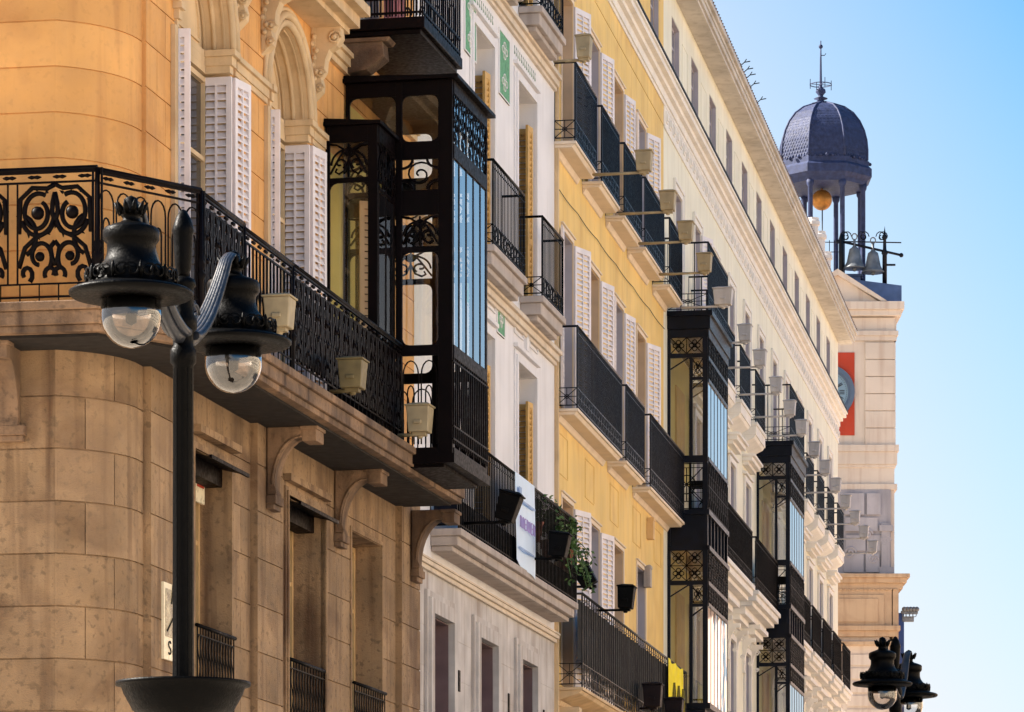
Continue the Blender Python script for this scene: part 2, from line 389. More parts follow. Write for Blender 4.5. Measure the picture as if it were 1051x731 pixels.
def pat_scroll():                          # ornate acanthus panel, symmetric
    half = [arc(.27, .70, .20, 60, 420, 30, .12), arc(.27, .70, .22, 200, 360, 16), arc(.30, .27, .17, -40, 260, 24, .08),
            arc(.05, .48, .20, -70, 70, 8), [(.5, .62), (.42, .52), (.25, .46), (.1, .36), (.02, .16)], [(.5, .98), (.4, .94), (.2, .95), (.04, .84), (.02, .5)],
            arc(.42, .08, .1, 0, 200, 8, .05), arc(.12, .1, .09, -60, 220, 8, .04), [(.5, .62), (.46, .7), (.47, .8), (.5, .9)], [(.5, .42), (.44, .36), (.46, .26), (.5, .18)]]
    return half+mirror(half)
def pat_scroll2():
    half = [arc(.24, .86, .18, 20, 380, 16, .05), arc(.26, .60, .17, 100, 420, 14, .05), arc(.22, .36, .17, -90, 250, 16, .05), arc(.28, .12, .14, 60, 380, 12, .04),
            [(.5, 1), (.44, .74), (.5, .48), (.44, .24), (.5, 0)], [(.06, 1), (.1, .74), (.04, .5), (.1, .24), (.04, 0)]]
    return half+mirror(half)
def pat_arch(n=3):
    L = []
    for i in range(n):
        x0 = (i+.08)/n; x1 = (i+.5)/n; x2 = (i+.92)/n; r = (x2-x0)/2
        L.append([(x0, 0), (x0, .78)]+[(x1-r*cos(t), .78+.16*sin(t)) for t in [pi*k/8 for k in range(9)]]+[(x2, .78), (x2, 0)])
        q = .09/n*2
        L.append([(x1-q, 0), (x1-q, .58)]+[(x1-q*cos(t), .58+.08*sin(t)) for t in [pi*k/6 for k in range(7)]]+[(x1+q, .58), (x1+q, 0)])
    return L
def pat_palm():                            # scrolled fan with a drop, over a window head
    half = [arc(.28, .40, .16, -60, 300, 14, .04), arc(.5, .35, .45, 95, 180, 8), [(.5, .5), (.4, .2), (.25, .1), (.16, .16), (.2, .26)], [(.0, .95), (.2, .92), (.4, .78), (.5, .6)], [(.02, .1), (.2, .45), (.34, .7), (.5, .8)]]
    return half+mirror(half)+[[(.5, .95), (.5, 0)], arc(.5, .72, .11, 0, 360, 12), arc(.5, .72, .05, 0, 360, 8)]
def iron(mb, pats, fn, x0, x1, y0, y1, r=.008, n=4):   # fn(a,b)->xyz
    for p in pats:
        mb.tube([fn(x0+(x1-x0)*a, y0+(y1-y0)*b) for a, b in p], r, n)

def rail_mesh(s0, s1, d, h, m, step=.12, r=.009, low=.28, sides=(True, True), pat='x', sc=None, dside=0.):
    """balcony railing: front at x=d from s0..s1, returns to the wall; local z from 0"""
    mb = MB()
    def run(fn, L, bars=True):
        mb.tube([fn(0, h), fn(L, h)], .022, 6); mb.tube([fn(0, .05), fn(L, .05)], .012, 4); 
        if low: mb.tube([fn(0, .05+low), fn(L, .05+low)], .010, 4)
        n = max(1, round(L/step)); ds = L/n
        for i in range(n+1):
            mb.tube([fn(i*ds, 0), fn(i*ds, h)], r if 0 < i < n else r*1.6, 4)
        if low:
            k = max(1, round(L/low)); dk = L/k
            for i in range(k): iron(mb, pat_x(), fn, i*dk, (i+1)*dk, .05, .05+low, .007, 4)
        mb.tube([fn(0, h-.1), fn(L, h-.1)], .008, 4)
    run(lambda a, b: (d, s0+a, b), s1-s0)
    for on, s in zip(sides, (s0, s1)):
        if on:
            L = d-dside
            mb.tube([(dside, s, h), (d, s, h)], .02, 6); mb.tube([(dside, s, .05), (d, s, .05)], .012, 4)
            if low:
                mb.tube([(dside, s, .05+low), (d, s, .05+low)], .01, 4)
                iron(mb, pat_x(), lambda a, b: (dside+a, s, b), 0, L, .05, .05+low, .008, 4)
            n = max(1, round(L/.3))
            for i in range(n+1): mb.tube([(dside+L*i/n, s, 0), (dside+L*i/n, s, h)], r*1.3, 4)
    return mb

def moulded(mb, s0, s1, prof, ret=True):   # prof (d,h) outline from wall bottom outwards to wall top; returned on both ends
    P = prof
    for (d0, h0), (d1, h1) in zip(P[:-1], P[1:]):
        if ret:
            mb.face([(d0, s0-d0*.9, h0), (d0, s1+d0*.9, h0), (d1, s1+d1*.9, h1), (d1, s0-d1*.9, h1)])
            mb.face([(0, s0-d0*.9, h0), (d0, s0-d0*.9, h0), (d1, s0-d1*.9, h1), (0, s0-d1*.9, h1)])
            mb.face([(0, s1+d0*.9, h0), (d0, s1+d0*.9, h0), (d1, s1+d1*.9, h1), (0, s1+d1*.9, h1)])
        else: mb.face([(d0, s0, h0), (d0, s1, h0), (d1, s1, h1), (d1, s0, h1)])
    if not ret:
        for s in (s0, s1): mb.face([(0, s, P[0][1])]+[(d, s, h) for d, h in P]+[(0, s, P[-1][1])])
def console_prof(d, h, t=.1):              # scrolled bracket outline in (d,h), top at 0
    pr = [(0, 0), (d, 0), (d, -t*1.3), (d*.93, -t*1.5), (d*.86, -t*1.35)]
    for i in range(9):
        a = pi/2*i/8; pr.append((d*.16+(d*.66)*(1-sin(a))*1.0, -t*1.35-(h-t*2.6)*(1-cos(a))))
    pr += [(d*.2, -h+t*.5), (d*.2, -h), (0, -h)]
    return pr

# ------------------------------------------------------------------ the ground (below the picture; it carries the sun's bounce)
g = MB(); g.face([(-3000, -3000, 0), (3000, -3000, 0), (3000, 3000, 0), (-3000, 3000, 0)])
go = link('ground', g.mesh('ground', M['ground']), None, (0, 0, -EYE)); go['kind'] = 'structure'
# the sunlit row across the street, outside the picture to the right: it throws warm light back and shows in the glass
for k, (y0, y1, hh, nm) in enumerate(((-40, 10, 19, 'pale'), (11, 62, 22, 'cream'), (64, 118, 20, 'ochre'), (120, 190, 23, 'rose'))):
    b_ = thing('building', nm+' sunlit building across the street, seen only as reflections', 'building', (36, (y0+y1)/2, -EYE)); L = y1-y0
    mb = MB(); hs_ = [(y0_+1-L/2, y0_+2.4-L/2, z_, z_+2.4) for y0_ in [3.2*i+1 for i in range(int(L/3.2)-1)] for z_ in (1, 5.5, 9.8, 14)]
    wall_grid(mb, [-L/2, L/2], [0, hh], hs_, lambda s, d, h: (-d, s, h), .3); mb.box(.6, 12, -L/2, L/2, 0, hh-.1)
    link('wall', mb.mesh('opposite', mat('opposite_'+nm, srgb(*dict(pale=(204, 196, 188), cream=(210, 198, 180), ochre=(196, 174, 148), rose=(190, 166, 154))[nm]), .85, .08)), b_)
    mb = MB(); mb.box(.35, .5, -L/2+.2, L/2-.2, .2, hh-.5); link('window', mb.mesh('opp_windows', M['pane']), b_)
    mb = MB(); mb.box(-.7, 12, -L/2, L/2, hh, hh+.4); link('roof', mb.mesh('opp_roof', M['roof']), b_)

# ================================================================== CORNER BUILDING
cb = building(FC, 'corner_building', 'orange stuccoed corner building with rounded stone base at the left edge')
RC, AM, AF = 1.18, R(62), R(88); LA = RC*AM
def PC(s, d, h):
    if s >= 0: return (d, s, h)
    if s >= -LA:
        a = -s/RC; return (-RC+(RC+d)*cos(a), -(RC+d)*sin(a), h)
    t = -s-LA
    return (-RC+RC*cos(AM)+d*cos(AF)-sin(AF)*t, -RC*sin(AM)-d*sin(AF)-cos(AF)*t, h)
SE = FC.S(425)
def loc_c(px, Y):                                     # world point (pixel column, depth) -> local plan (d,s)
    X = (px-CX)/F*Y; dx, dy = X-FC.X0, Y-FC.Y0
    return (dx*FC.n[0]+dy*FC.n[1], dx*FC.u[0]+dy*FC.u[1])
arcS = [-9, -5, -3, -LA-1.2]+[-LA*i/16 for i in range(16, -1, -1)]
S_ = FC.S
W1 = (S_(180), S_(236)); W2 = (S_(275), S_(316)); SP = 11.03
holesU = []; arches = []
for a, b in (W1, W2):
    r = (b-a)/2; holesU.append((a, b, 7.37, SP+r)); arches.append(((a+b)/2, r))
def depU(s, h): return -.045 if s < 0 else 0
mb = MB()
gU = [8.97+.465*k for k in range(-3, 17)]
def jU(r):
    b = S_(236); js = [b+.55+.62*(r % 2)]; js += [S_(318)+.35+.5*(r % 2)]
    return js+[.38+.3*(r % 2)]
wall_grid(mb, arcS+[SE], [7.2, 15.6], holesU, PC, .34, gU, .016, .007, jU, depU)
for c, r in arches:                                    # spandrels and round intrados
    n = 20; pts = [(c-r*cos(pi*i/n), SP+r*sin(pi*i/n)) for i in range(n+1)]; top = SP+r
    for i in range(n):
        (a, b), (e, f) = pts[i], pts[i+1]
        mb.face([(0, a, b), (0, e, f), (0, e, top), (0, a, top)])
mb.face([(-9, -6, 15.6), (-.5, -1.5, 15.6), (0, SE, 15.6), (-9, SE, 15.6)])
body(mb, -.4, SE, -1.6, 15.5, 12, -1.2)
part(cb, 'wall', mb.mesh('upper_wall', M['ochre']))
# lower stone wall with piers
L1 = (S_(198), S_(235.5)); L2 = (S_(291), S_(329)); L3 = (S_(360), S_(391)); HT = 6.4
pil = [(S_(257), S_(283)), (S_(406), SE)]
def depL(s, h):
    for a, b in pil:
        if a < s < b: return .085
    return -.085 if s < S_(155) else 0
gL = [3.90+.533*k for k in range(-9, 6)]
def jL(r):
    o = [-LA-.02, -LA+.35+.4*(r % 2), S_(185)]
    o += [S_(247)] if r % 2 else []
    o += [S_(345)] if r % 2 == 0 else [S_(336)]
    return o+[-LA-1.1-.5*(r % 2)]
mb = MB(); sL = arcS+[S_(155), SE]+[x for p in pil for x in p]
wall_grid(mb, sL, [-EYE, 7.2], [(a, b, 3.35, HT) for a, b in (L1, L2, L3)], PC, .42, gL, .018, .008, jL, depL)
part(cb, 'stone_base', mb.mesh('stone_base', M['stone']))
# dark rooms + windows
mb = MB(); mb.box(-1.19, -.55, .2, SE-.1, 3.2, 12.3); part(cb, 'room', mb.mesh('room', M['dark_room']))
for (a, b) in (W1, W2):
    window(cb, (a+b)/2, 7.4, b-a, 3.35, M['cream_trim'], .33)
for (a, b) in (L1, L2, L3):
    window(cb, (a+b)/2, 3.36, b-a, HT-3.38, M['wood'], .4)
def leaf_at(root, w, h, d, s, h0, ang, m=None):       # ang: direction of the leaf in plan, from +along to +outward
    rz = math.atan2(-sin(R(ang)), cos(R(ang)))
    return part(root, 'shutter', shutter_mesh(w, h, m or M['shutter']), d, s, h0, rz)
for (a, b), lw in ((W1, .17), (W2, .15)):
    leaf_at(cb, .36, 3.35, -.33, b-.03, 7.4, 90)       # folded into the jamb
    leaf_at(cb, .40, 3.35, .04, b+.02, 7.4, 10)        # folded back on the wall
    leaf_at(cb, lw, 3.35, .0, a-.03, 7.4, 86)
# arch trims, imposts, hoods
mb = MB()
for c, r in arches:
    a, b = c-r, c+r
    for rr, dd, tk in ((r+.04, .02, .045), (r+.13, .035, .05), (r+.2, .02, .03)):
        mb.tube([(dd, c-rr*cos(pi*i/24), SP+rr*sin(pi*i/24)) for i in range(25)], tk, 6)
    mb.tube([(-.18, c-(r-.0)*cos(pi*i/24), SP+(r-.0)*sin(pi*i/24)) for i in range(25)], .03, 6)
    pts = [(c-r*cos(pi*i/20), SP+r*sin(pi*i/20)) for i in range(21)]
    mb.face([(-.32, x, z) for x, z in pts])
    for (x0_, z0_), (x1_, z1_) in zip(pts[:-1], pts[1:]): mb.face([(0, x0_, z0_), (0, x1_, z1_), (-.33, x1_, z1_), (-.33, x0_, z0_)], True)
    for dd0, dd1 in ((-.29, -.06),):
        mb.tube([(dd1, c+(r-.015)*cos(pi*i/40), SP+(r-.015)*sin(pi*i/40)) for i in range(21)], .012, 4); mb.tube([(dd0, c+(r-.015)*cos(pi*i/40), SP+(r-.015)*sin(pi*i/40)) for i in range(21)], .012, 4)
    mb.face([(.0015, b+.001, 7.4), (-.33, b-.001, 7.4), (-.33, b-.001, SP), (.0015, b-.001, SP)])                       # tympanum
    mb.tube([(-.31, c-(r-.16)*cos(pi*i/20), SP+.1+(r-.2)*sin(pi*i/20)) for i in range(21)]+[(-.31, c+r-.16, SP+.1), (-.31, c-r+.16, SP+.1)], .02, 4)
    for z0, z1, o in ((10.78, 10.86, .03), (10.86, 10.96, .06), (10.96, 11.03, .1)):
        mb.box(-.33, o, b-.09-o*.6, b+.001+o, z0, z1-.001); mb.box(-.33, o, a-o, a+.05, z0, z1-.001)
        mb.box(-.325, -.25, a+.06, b-.1-o*.6, z0, z1-.001)
    mb.box(.002, .05, a-.17, a-.06, 7.4, 10.77); mb.box(.002, .05, b+.06, b+.17, 7.4, 10.77)
for s0, s1 in ((-0.0+.02, W1[0]-.12), (W1[1]+.12, W2[0]-.12), (W2[1]+.12, S_(331))):
    for z0, z1, o in ((10.80, 10.86, .03), (10.86, 10.96, .05), (10.96, 11.02, .085)):
        if s0 > .1: mb.box(.001, o, s0, s1, z0, z1-.001)
part(cb, 'arch_surround', mb.mesh('arch', M['cream_trim']))
mb = MB()
for c, r in arches:
    a, b = c-r, c+r
    for s in (a-.30, b+.14):                                       # carved consoles: scroll, leaf and drop
        mb.box(.005, .05, s, s+.2, SP+.35, SP+1.17)
        pr = [(0, 1.17), (.36, 1.17), (.37, 1.05), (.31, .95), (.22, .9), (.17, .78), (.16, .66), (.11, .58), (.13, .5), (.12, .42), (.06, .36), (0, .3)]
        mb.prism(pr, lambda x, z, t: (x, s+t, SP+z), .02, .2)
        for q, z, rr in ((.29, 1.04, .085), (.12, .62, .06), (.11, .44, .05)):
            mb.tube([(q+(rr-rr*.75*i/14)*cos(i*.75), s+.01, SP+z+(rr-rr*.75*i/14)*sin(i*.75)) for i in range(15)], .018, 5)
            mb.ball((q, s-.01, SP+z), rr*.4, 8, 6)
        for i in range(7):
            mb.ball((.04+.03*sin(i*2.1), s-.005, SP+.55+i*.085), .034, 7, 5)
    for z0, z1, o in ((1.17, 1.24, .38), (1.24, 1.38, .5), (1.38, 1.5, .62)):
        mb.box(.002, o, a-.4-o*.3, b+.42+o*.3, SP+z0, SP+z1-.001)
for z0, z1, o in ((12.02, 12.1, .06), (12.1, 12.2, .1), (12.2, 12.26, .14)):
    mb.box(.002, o, W2[1]+.4, SE-.05, z0, z1-.001); mb.box(.002, o, .3, W2[0]-.4, z0, z1-.001)
part(cb, 'carved_hood', mb.mesh('hood', M['cream_trim'], 0))
mb = MB(); q_ = S_(352); mb.prism([(.002, 12.02), (.3, 12.06), (.52, 12.22), (.5, 12.4), (.002, 12.4)], lambda x, z, t: (x, t, z), q_, q_+.3); mb.prism([(.002, 12.4), (.56, 12.4), (.6, 12.45), (.002, 12.45)], lambda x, z, t: (x, t, z), q_-.03, q_+.33)
part(cb, 'bracket', mb.mesh('corbel', M['stone_trim'], .01))
# window trims below
for (a, b), ws in ((L2, ((.16, .03), (.1, .055), (.05, .075))), (L1, ((.07, .03),)), (L3, ((.05, .02),))):
    mb = MB()
    for w, d in ws: frame_ring(mb, a, b, 3.2, HT+.01, w, .001, d, False)
    if len(ws) != 1 or ws[0][0] > .06: mb.box(.001, .12, a-.1, b+.1, HT+.17, HT+.25)
    part(cb, 'window_surround', mb.mesh('surround', M['stone']))
for (a, b) in (L1, L2):
    mb = MB()
    mb.face([(-.1, a+.01, HT-.02), (-.1, b-.01, HT-.02), (.2, b+.04, HT-.09), (.2, a-.02, HT-.09)])
    mb.box(.19, .22, a-.02, b+.05, HT-.11, HT-.07); mb.box(-.3, -.08, a+.01, b-.01, HT-.22, HT-.02)
    part(cb, 'blind_box', mb.mesh('blind', M['iron_brown']))
# brackets below the balcony
def put(mb, s): 
    p = Vector(PC(s, depL(s+.1, 7), 0)); q = Vector(PC(s, 1, 0))-Vector(PC(s, 0, 0))
    a = math.atan2(q.y, q.x); mb.T = Matrix.Translation(p) @ Matrix.Rotation(a, 4, 'Z')
BR = [S_(266), S_(343), S_(417)-.1, -LA-.66, -LA-2.6]
for k, s in enumerate(BR):
    mb = MB(); put(mb, s); dd = .56
    mb.prism(console_prof(dd, .8, .08), lambda x, z, t: (x, t, 7.04+z), 0, .26)
    mb.prism(console_prof(dd-.03, .76, .08), lambda x, z, t: (x+.02, t, 7.03+z), -.03, -.001)
    mb.tube([(x+.0, -.035, 7.02+z) for x, z in console_prof(dd-.06, .74, .08)[4:14]], .018, 5)
    mb.box(dd-.13, dd+.04, -.04, .30, 6.86, 7.035); mb.box(dd-.15, dd+.06, -.06, .32, 6.99, 7.034)
    mb.box(.002, .12, -.03, .33, 6.16, 6.26); mb.box(.002, .09, -.01, .31, 6.10, 6.16)
    part(cb, 'bracket', mb.mesh('bracket', M['stone_trim'], .008))
# balcony slab (plan polygon) and lower string
dR = .74
A_ = loc_c(100, 38.75); Bp = (dR, S_(206, dR)); LF = (A_[0]-sin(AF)*7, A_[1]-cos(AF)*7)
def offs(e):
    return [(LF[0]+.16*e-0, LF[1]-.99*e), (A_[0]+.3*e, A_[1]-.95*e), (Bp[0]+e, Bp[1]-.35*e), (dR+e, S_(353)+1.9)]
def plan_slab(mb, e, h0, h1, end=None):
    o = offs(e); end = end or S_(409)
    poly = o[:3]+[(dR+e, end), (-.3, end), (-.35, .4), (-RC, -.7), (-7, -.6)]
    mb.prism(poly, lambda x, y, t: (x, y, t), h0, h1)
mb = MB()
for e, h0, h1 in ((.10, 7.06, 7.13), (.14, 7.131, 7.27), (.18, 7.271, 7.36)): plan_slab(mb, e, h0, h1, S_(409)+e*.6)
bal = part(cb, 'balcony', mb.mesh('balcony', M['stone_trim'], .01))
mb = MB(); plan_slab(mb, -.02, 7.03, 7.058, S_(409)-.05); link('soffit', mb.mesh('soffit', M['soffit_dark']), bal)
# railings
def rail_run(mb, p, q, h0, h1, style, posts=(True, True), r=.0085):
    p = Vector((p[0], p[1])); q = Vector((q[0], q[1])); L = (q-p).length; t = (q-p)/L
    fn = lambda a, b: (p.x+t.x*a, p.y+t.y*a, b)
    mb.tube([fn(0, h1), fn(L, h1)], .028, 6); mb.tube([fn(0, h1-.025), fn(L, h1-.025)], .022, 4)
    mb.tube([fn(0, h1-.13), fn(L, h1-.13)], .014, 4); mb.tube([fn(0, h0+.07), fn(L, h0+.07)], .014, 4); mb.tube([fn(0, h0+.2), fn(L, h0+.2)], .012, 4)
    n = max(1, round(L/.26))                                        # small diamonds under the hand rail
    for i in range(n):
        x = (i+.5)*L/n
        mb.tube([fn(x-.07, h1-.075), fn(x-.03, h1-.075), fn(x, h1-.075), fn(x+.03, h1-.075), fn(x+.07, h1-.075)], [.006, .022, .014, .022, .006], 5)
    n = max(1, round(L/.2))
    for i in range(n+1): mb.tube([fn(i*L/n, h0), fn(i*L/n, h0+.2)], .008, 4)
    lo, hi = h0+.2, h1-.13
    if style == 'scroll':
        n = max(1, round(L/.92)); w = L/n
        for i in range(n):
            x0 = i*w+.05; x1 = (i+1)*w-.05
            iron(mb, pat_scroll(), fn, x0, x1, lo, hi, .025, 6)
            for cx_ in (.27, .73):
                c = fn(x0+(x1-x0)*cx_, lo+(hi-lo)*.70); mb.ball(c, .068, 10, 7)
                c = fn(x0+(x1-x0)*(.30 if cx_ < .5 else .70), lo+(hi-lo)*.27); mb.ball(c, .05, 9, 6)
            for k in range(24):                                   # acanthus leaves on the scrolls
                a = 2*pi*k/12; sx = .27 if k < 12 else .73
                u, v = sx+.245*cos(a), .70+.225*sin(a)
                mb.tube([fn(x0+(x1-x0)*u, lo+(hi-lo)*v), fn(x0+(x1-x0)*(u+.05*cos(a+.6)), lo+(hi-lo)*(v+.05*sin(a+.6)))], [.022, .004], 4)
            for xx in (x0, x1): mb.tube([fn(xx, lo), fn(xx, hi)], .011, 4)
    elif style == 'arch':
        n = max(1, round(L/.48)); w = L/n
        for i in range(n):
            iron(mb, pat_arch(2), fn, i*w, (i+1)*w, lo, hi, .010, 4)
            x = (i+.5)*w; mb.tube([fn(x, lo), fn(x, lo+.1), fn(x, lo+.22), fn(x, lo+.3), fn(x, lo+.36), fn(x, lo+.48)], [.006, .02, .03, .008, .024, .004], 6)
    elif style == 'dense':
        n = max(1, round(L/.42)); w = L/n
        for i in range(n):
            iron(mb, pat_scroll2(), fn, i*w, (i+1)*w, lo, hi, .018, 4); iron(mb, [arc(.5, q, .12, 0, 360, 10) for q in (.15, .38, .61, .84)], fn, i*w, (i+1)*w, lo, hi, .013, 4)
            mb.tube([fn(i*w, lo), fn(i*w, hi)], .012, 4)
            for q in (.2, .45, .7): mb.ball(fn((i+.5)*w, lo+(hi-lo)*q), .035, 7, 5)
    else:
        n = max(1, round(L/.14))
        for i in range(n): mb.tube([fn((i+.5)*L/n, lo), fn((i+.5)*L/n, lo+(hi-lo)*.4), fn((i+.5)*L/n, lo+(hi-lo)*.5), fn((i+.5)*L/n, lo+(hi-lo)*.6), fn((i+.5)*L/n, hi)], [.012, .012, .026, .012, .012], 5); iron(mb, [arc(.5, .12, .4, 0, 360, 10), arc(.5, .88, .4, 0, 360, 10)], lambda a_, b_: fn(a_, b_), i*L/n, (i+1)*L/n, lo, hi, .007, 3) if False else None
    for on, x in zip(posts, (0, L)):
        if on:
            for dx in (-.045, .045): mb.tube([fn(x+dx, h0), fn(x+dx, h1)], .014, 4)
            mb.lathe([(.03, h0), (.05, h0+.05), (.03, h0+.12), (.034, h0+.4), (.06, h0+.46), (.03, h0+.5), (.055, h0+.56), (.03, h0+.62), (.026, h1)], 8, (fn(x, 0)[0], fn(x, 0)[1], 0))
HR0, HR1 = 7.36, 8.66
mb = MB()
rail_run(mb, LF, A_, HR0, HR1+.04, 'scroll', (False, True)); rail_run(mb, A_, Bp, HR0, HR1+.02, 'arch', (False, True))
C_ = (dR, S_(250, dR)); D_ = (dR, S_(300, dR)); E_ = (dR, S_(353)-.02)
rail_run(mb, Bp, C_, HR0, HR1, 'dense', (False, True)); rail_run(mb, (C_[0], C_[1]+.02), D_, HR0, HR1-.04, 'bars', (False, True)); rail_run(mb, D_, E_, HR0, HR1-.04, 'dense', (False, False))
link('railing', mb.mesh('railing', M['iron_brown']), bal)
# small window railings
for (a, b) in (L1, L2, L3):
    mb = MB(); h0, h1 = 3.36, 4.5
    mb.tube([(.05, a-.03, h1), (.05, b+.06, h1)], .022, 6); mb.tube([(.05, a, h1-.1), (.05, b, h1-.1)], .01, 4); mb.tube([(.05, a, h0+.08), (.05, b, h0+.08)], .012, 4)
    n = 13
    for i in range(n+1):
        s = a+(b-a)*i/n
        mb.tube([(.05, s, h0), (.05, s, h1)], .009, 4)
        if i < n:
            w = (b-a)/n
            mb.tube([(.05, s+w*(.5+.42*sin(k*.9)), h0+.1+k*(h1-h0-.2)/14) for k in range(15)], .007, 4)
    for s in (a-.0, b+.03): mb.tube([(-.02, s, h1), (.05, s, h1)], .015, 4)
    part(cb, 'window_railing', mb.mesh('window_railing', M['iron']))

# enclosed glazed balconies of the corner building
def glazed_near(s0, s1, d, hb, h_top, posts_d, bands, roof_over, front_div, m_iron, fbands):
    """bands: list of (h0,h1,kind) kind in 'solid','pane','scroll','palm','arch'"""
    fr = MB(); ir = MB(); gl = MB(); t = .05
    sides = [(lambda a, b, s=s: (a, s, b)) for s in (s0+t/2, s1-t/2)]
    for k, fn in enumerate(sides):
        sa, sb = (s0, s0+t) if k == 0 else (s1-t, s1)
        for a, b in posts_d: fr.box(a, b, sa, sb, hb, h_top)
        for h0, h1, kind in bands:
            for (a, b), (c, e) in zip(posts_d[:-1], posts_d[1:]):
                if kind == 'solid': fr.box(b, c, sa+.004, sb-.004, h0, h1); continue
                if kind != 'arch': gl.face([(b, (sa+sb)/2, h0), (c, (sa+sb)/2, h0), (c, (sa+sb)/2, h1), (b, (sa+sb)/2, h1)])
                y = sa-.004 if k == 0 else sb+.004
                f2 = lambda u, v, y=y: (u, y, v)
                if kind == 'scroll': 
                    ir.tube([f2((b+c)/2+(c-b)*.40*(1-i/26)*cos(.6+i*.42), (h0+h1)/2+(h1-h0)*.42*(1-i/26)*sin(.6+i*.42)) for i in range(24)], .013, 5)
                    iron(ir, [arc(.0, .0, .3, 0, 90, 5), arc(1, 1, .3, 180, 270, 5), arc(1, 0, .3, 90, 180, 5), arc(0, 1, .3, 270, 360, 5)], f2, b, c, h0, h1, .02, 4)
                if kind == 'palm': iron(ir, pat_palm(), f2, b, c, h0, h1, .014, 5)
                if kind == 'arch': iron(ir, pat_arch(2), f2, b, c, h0, h1, .011, 4)
                if kind == 'pane':
                    for (x, q) in ((b, 1), (c, -1)):                     # rounded pane corners
                        for z, w in ((h1, -1), (h0, 1)):
                            fr.prism([(x, z), (x+q*.09, z), (x+q*.045, z+w*.015), (x+q*.015, z+w*.045), (x, z+w*.09)], lambda u, v, tt: (u, tt, v), sa+.006, sb-.006)
    L = s1-s0; n = front_div
    fd = [s0]+[s0+L*i/n for i in range(1, n)]+[s1]
    for i, s in enumerate(fd):
        w = .1 if i in (0, n) else .045
        a, b = (s, s+w) if i == 0 else ((s-w, s) if i == n else (s-w/2, s+w/2))
        fr.box(d-.055, d, a+(t+.001 if i == 0 else 0), b-(t+.001 if i == n else 0), hb, h_top)
    for h0, h1, kind in fbands:
        if kind == 'solid': fr.box(d-.05, d+.012, s0+.06, s1-.06, h0, h1); continue
        if kind != 'arch': gl.face([(d-.008, s0+.05, h0), (d-.008, s1-.05, h0), (d-.008, s1-.05, h1), (d-.008, s0+.05, h1)])
        f2 = lambda u, v: (d+.008, u, v)
        for i in range(n):
            if kind in ('scroll',): iron(ir, pat_scroll2()[:4]+mirror(pat_scroll2()[:4]), f2, fd[i], fd[i+1], h0, h1, .009, 4)
            if kind == 'palm': iron(ir, pat_palm(), f2, fd[i], fd[i+1], h0, h1, .013, 4)
        if kind == 'arch':
            m_ = int(L/.11)
            for i in range(m_+1): ir.tube([f2(s0+.05+(L-.1)*i/m_, h0), f2(s0+.05+(L-.1)*i/m_, (h0+h1)/2), f2(s0+.05+(L-.1)*i/m_, h1)], [.009, .016, .009], 4)
            for z in (h0+.06, h1-.05, h0+.22): ir.tube([f2(s0, z), f2(s1, z)], .014, 4)
    fl = MB(); fl.box(.01, d+.03, s0-.02, s1+.02, hb-.12, hb)
    fl.box(.01, d-.12, s0+.06, s1-.06, hb-.16, hb-.121)
    rf = MB(); o = roof_over
    rf.box(.005, d+o, s0-o, s1+o, h_top+.001, h_top+.045)
    rf.prism([(.005, 0), (d+o*.6, 0), (.005, .05)], lambda x, z, tt: (x, tt, h_top+.046+z), s0-o*.5, s1+o*.5)
    return fr, ir, gl, fl, rf
def build_glazed(root, name, args, m_iron, label=None, glass='glass'):
    fr, ir, gl, fl, rf = glazed_near(*args)
    o = part(root, name, fr.mesh('frame', m_iron, .004))
    link('ironwork', ir.mesh('ironwork', m_iron), o); link_faces('glass', gl, M[glass], o); link('floor', fl.mesh('floor', m_iron), o); link('roof', rf.mesh('roof', m_iron), o)
    if label: o['label'] = label
    return o
s0 = S_(332.5); s1 = S_(353)-.06
m1 = build_glazed(cb, 'glazed_balcony', (s0, s1, .67, 7.40, 11.15, [(.02, .07), (.55, .67)],
     [(10.95, 11.15, 'solid'), (10.52, 10.95, 'palm'), (10.46, 10.52, 'solid'), (8.5, 10.46, 'pane'), (8.3, 8.5, 'solid'), (7.5, 8.3, 'solid')], .05, 2, M['iron_brown'], [(10.95, 11.15, 'solid'), (10.4, 10.95, 'palm'), (10.36, 10.4, 'solid'), (8.5, 10.36, 'pane'), (7.4, 8.5, 'solid')]), M['iron_brown'], 'small glazed balcony with iron palm scrolls beside the taller one')
s2 = S_(353); s3 = s2+2.04
m2 = build_glazed(cb, 'glazed_balcony', (s2, s3, 1.38, 7.28, 11.9, [(.02, .07), (.66, .74), (1.2, 1.38)],
     [(11.72, 11.9, 'solid'), (11.15, 11.72, 'pane'), (10.93, 11.15, 'solid'), (10.55, 10.93, 'scroll'), (10.24, 10.55, 'solid'), (9.85, 10.24, 'palm'), (9.78, 9.85, 'solid'), (8.63, 9.78, 'pane'), (8.5, 8.63, 'solid'), (7.4, 8.5, 'arch'), (7.28, 7.36, 'solid')], .09, 5, M['iron_brown'], [(11.74, 11.9, 'solid'), (11.12, 11.74, 'scroll'), (10.94, 11.12, 'solid'), (8.63, 10.94, 'pane'), (8.47, 8.63, 'solid'), (7.4, 8.47, 'arch'), (7.28, 7.36, 'solid')]), M['iron_brown'], 'large dark glazed balcony jutting from the end of the corner building')
mb = MB(); mb.box(.004, .016, s0+.02, s1-.02, 7.5, 10.9); mb.box(.004, .016, s2+.05, s3-.05, 7.3, 11.7)
part(cb, 'inner_wall', mb.mesh('inner_wall', M['room_yellow']))
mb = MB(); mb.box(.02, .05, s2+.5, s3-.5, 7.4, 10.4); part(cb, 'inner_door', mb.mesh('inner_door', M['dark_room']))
leaf_at(cb, .34, 2.9, .25, s1-.14, 7.5, 60, M['tan_reveal'])
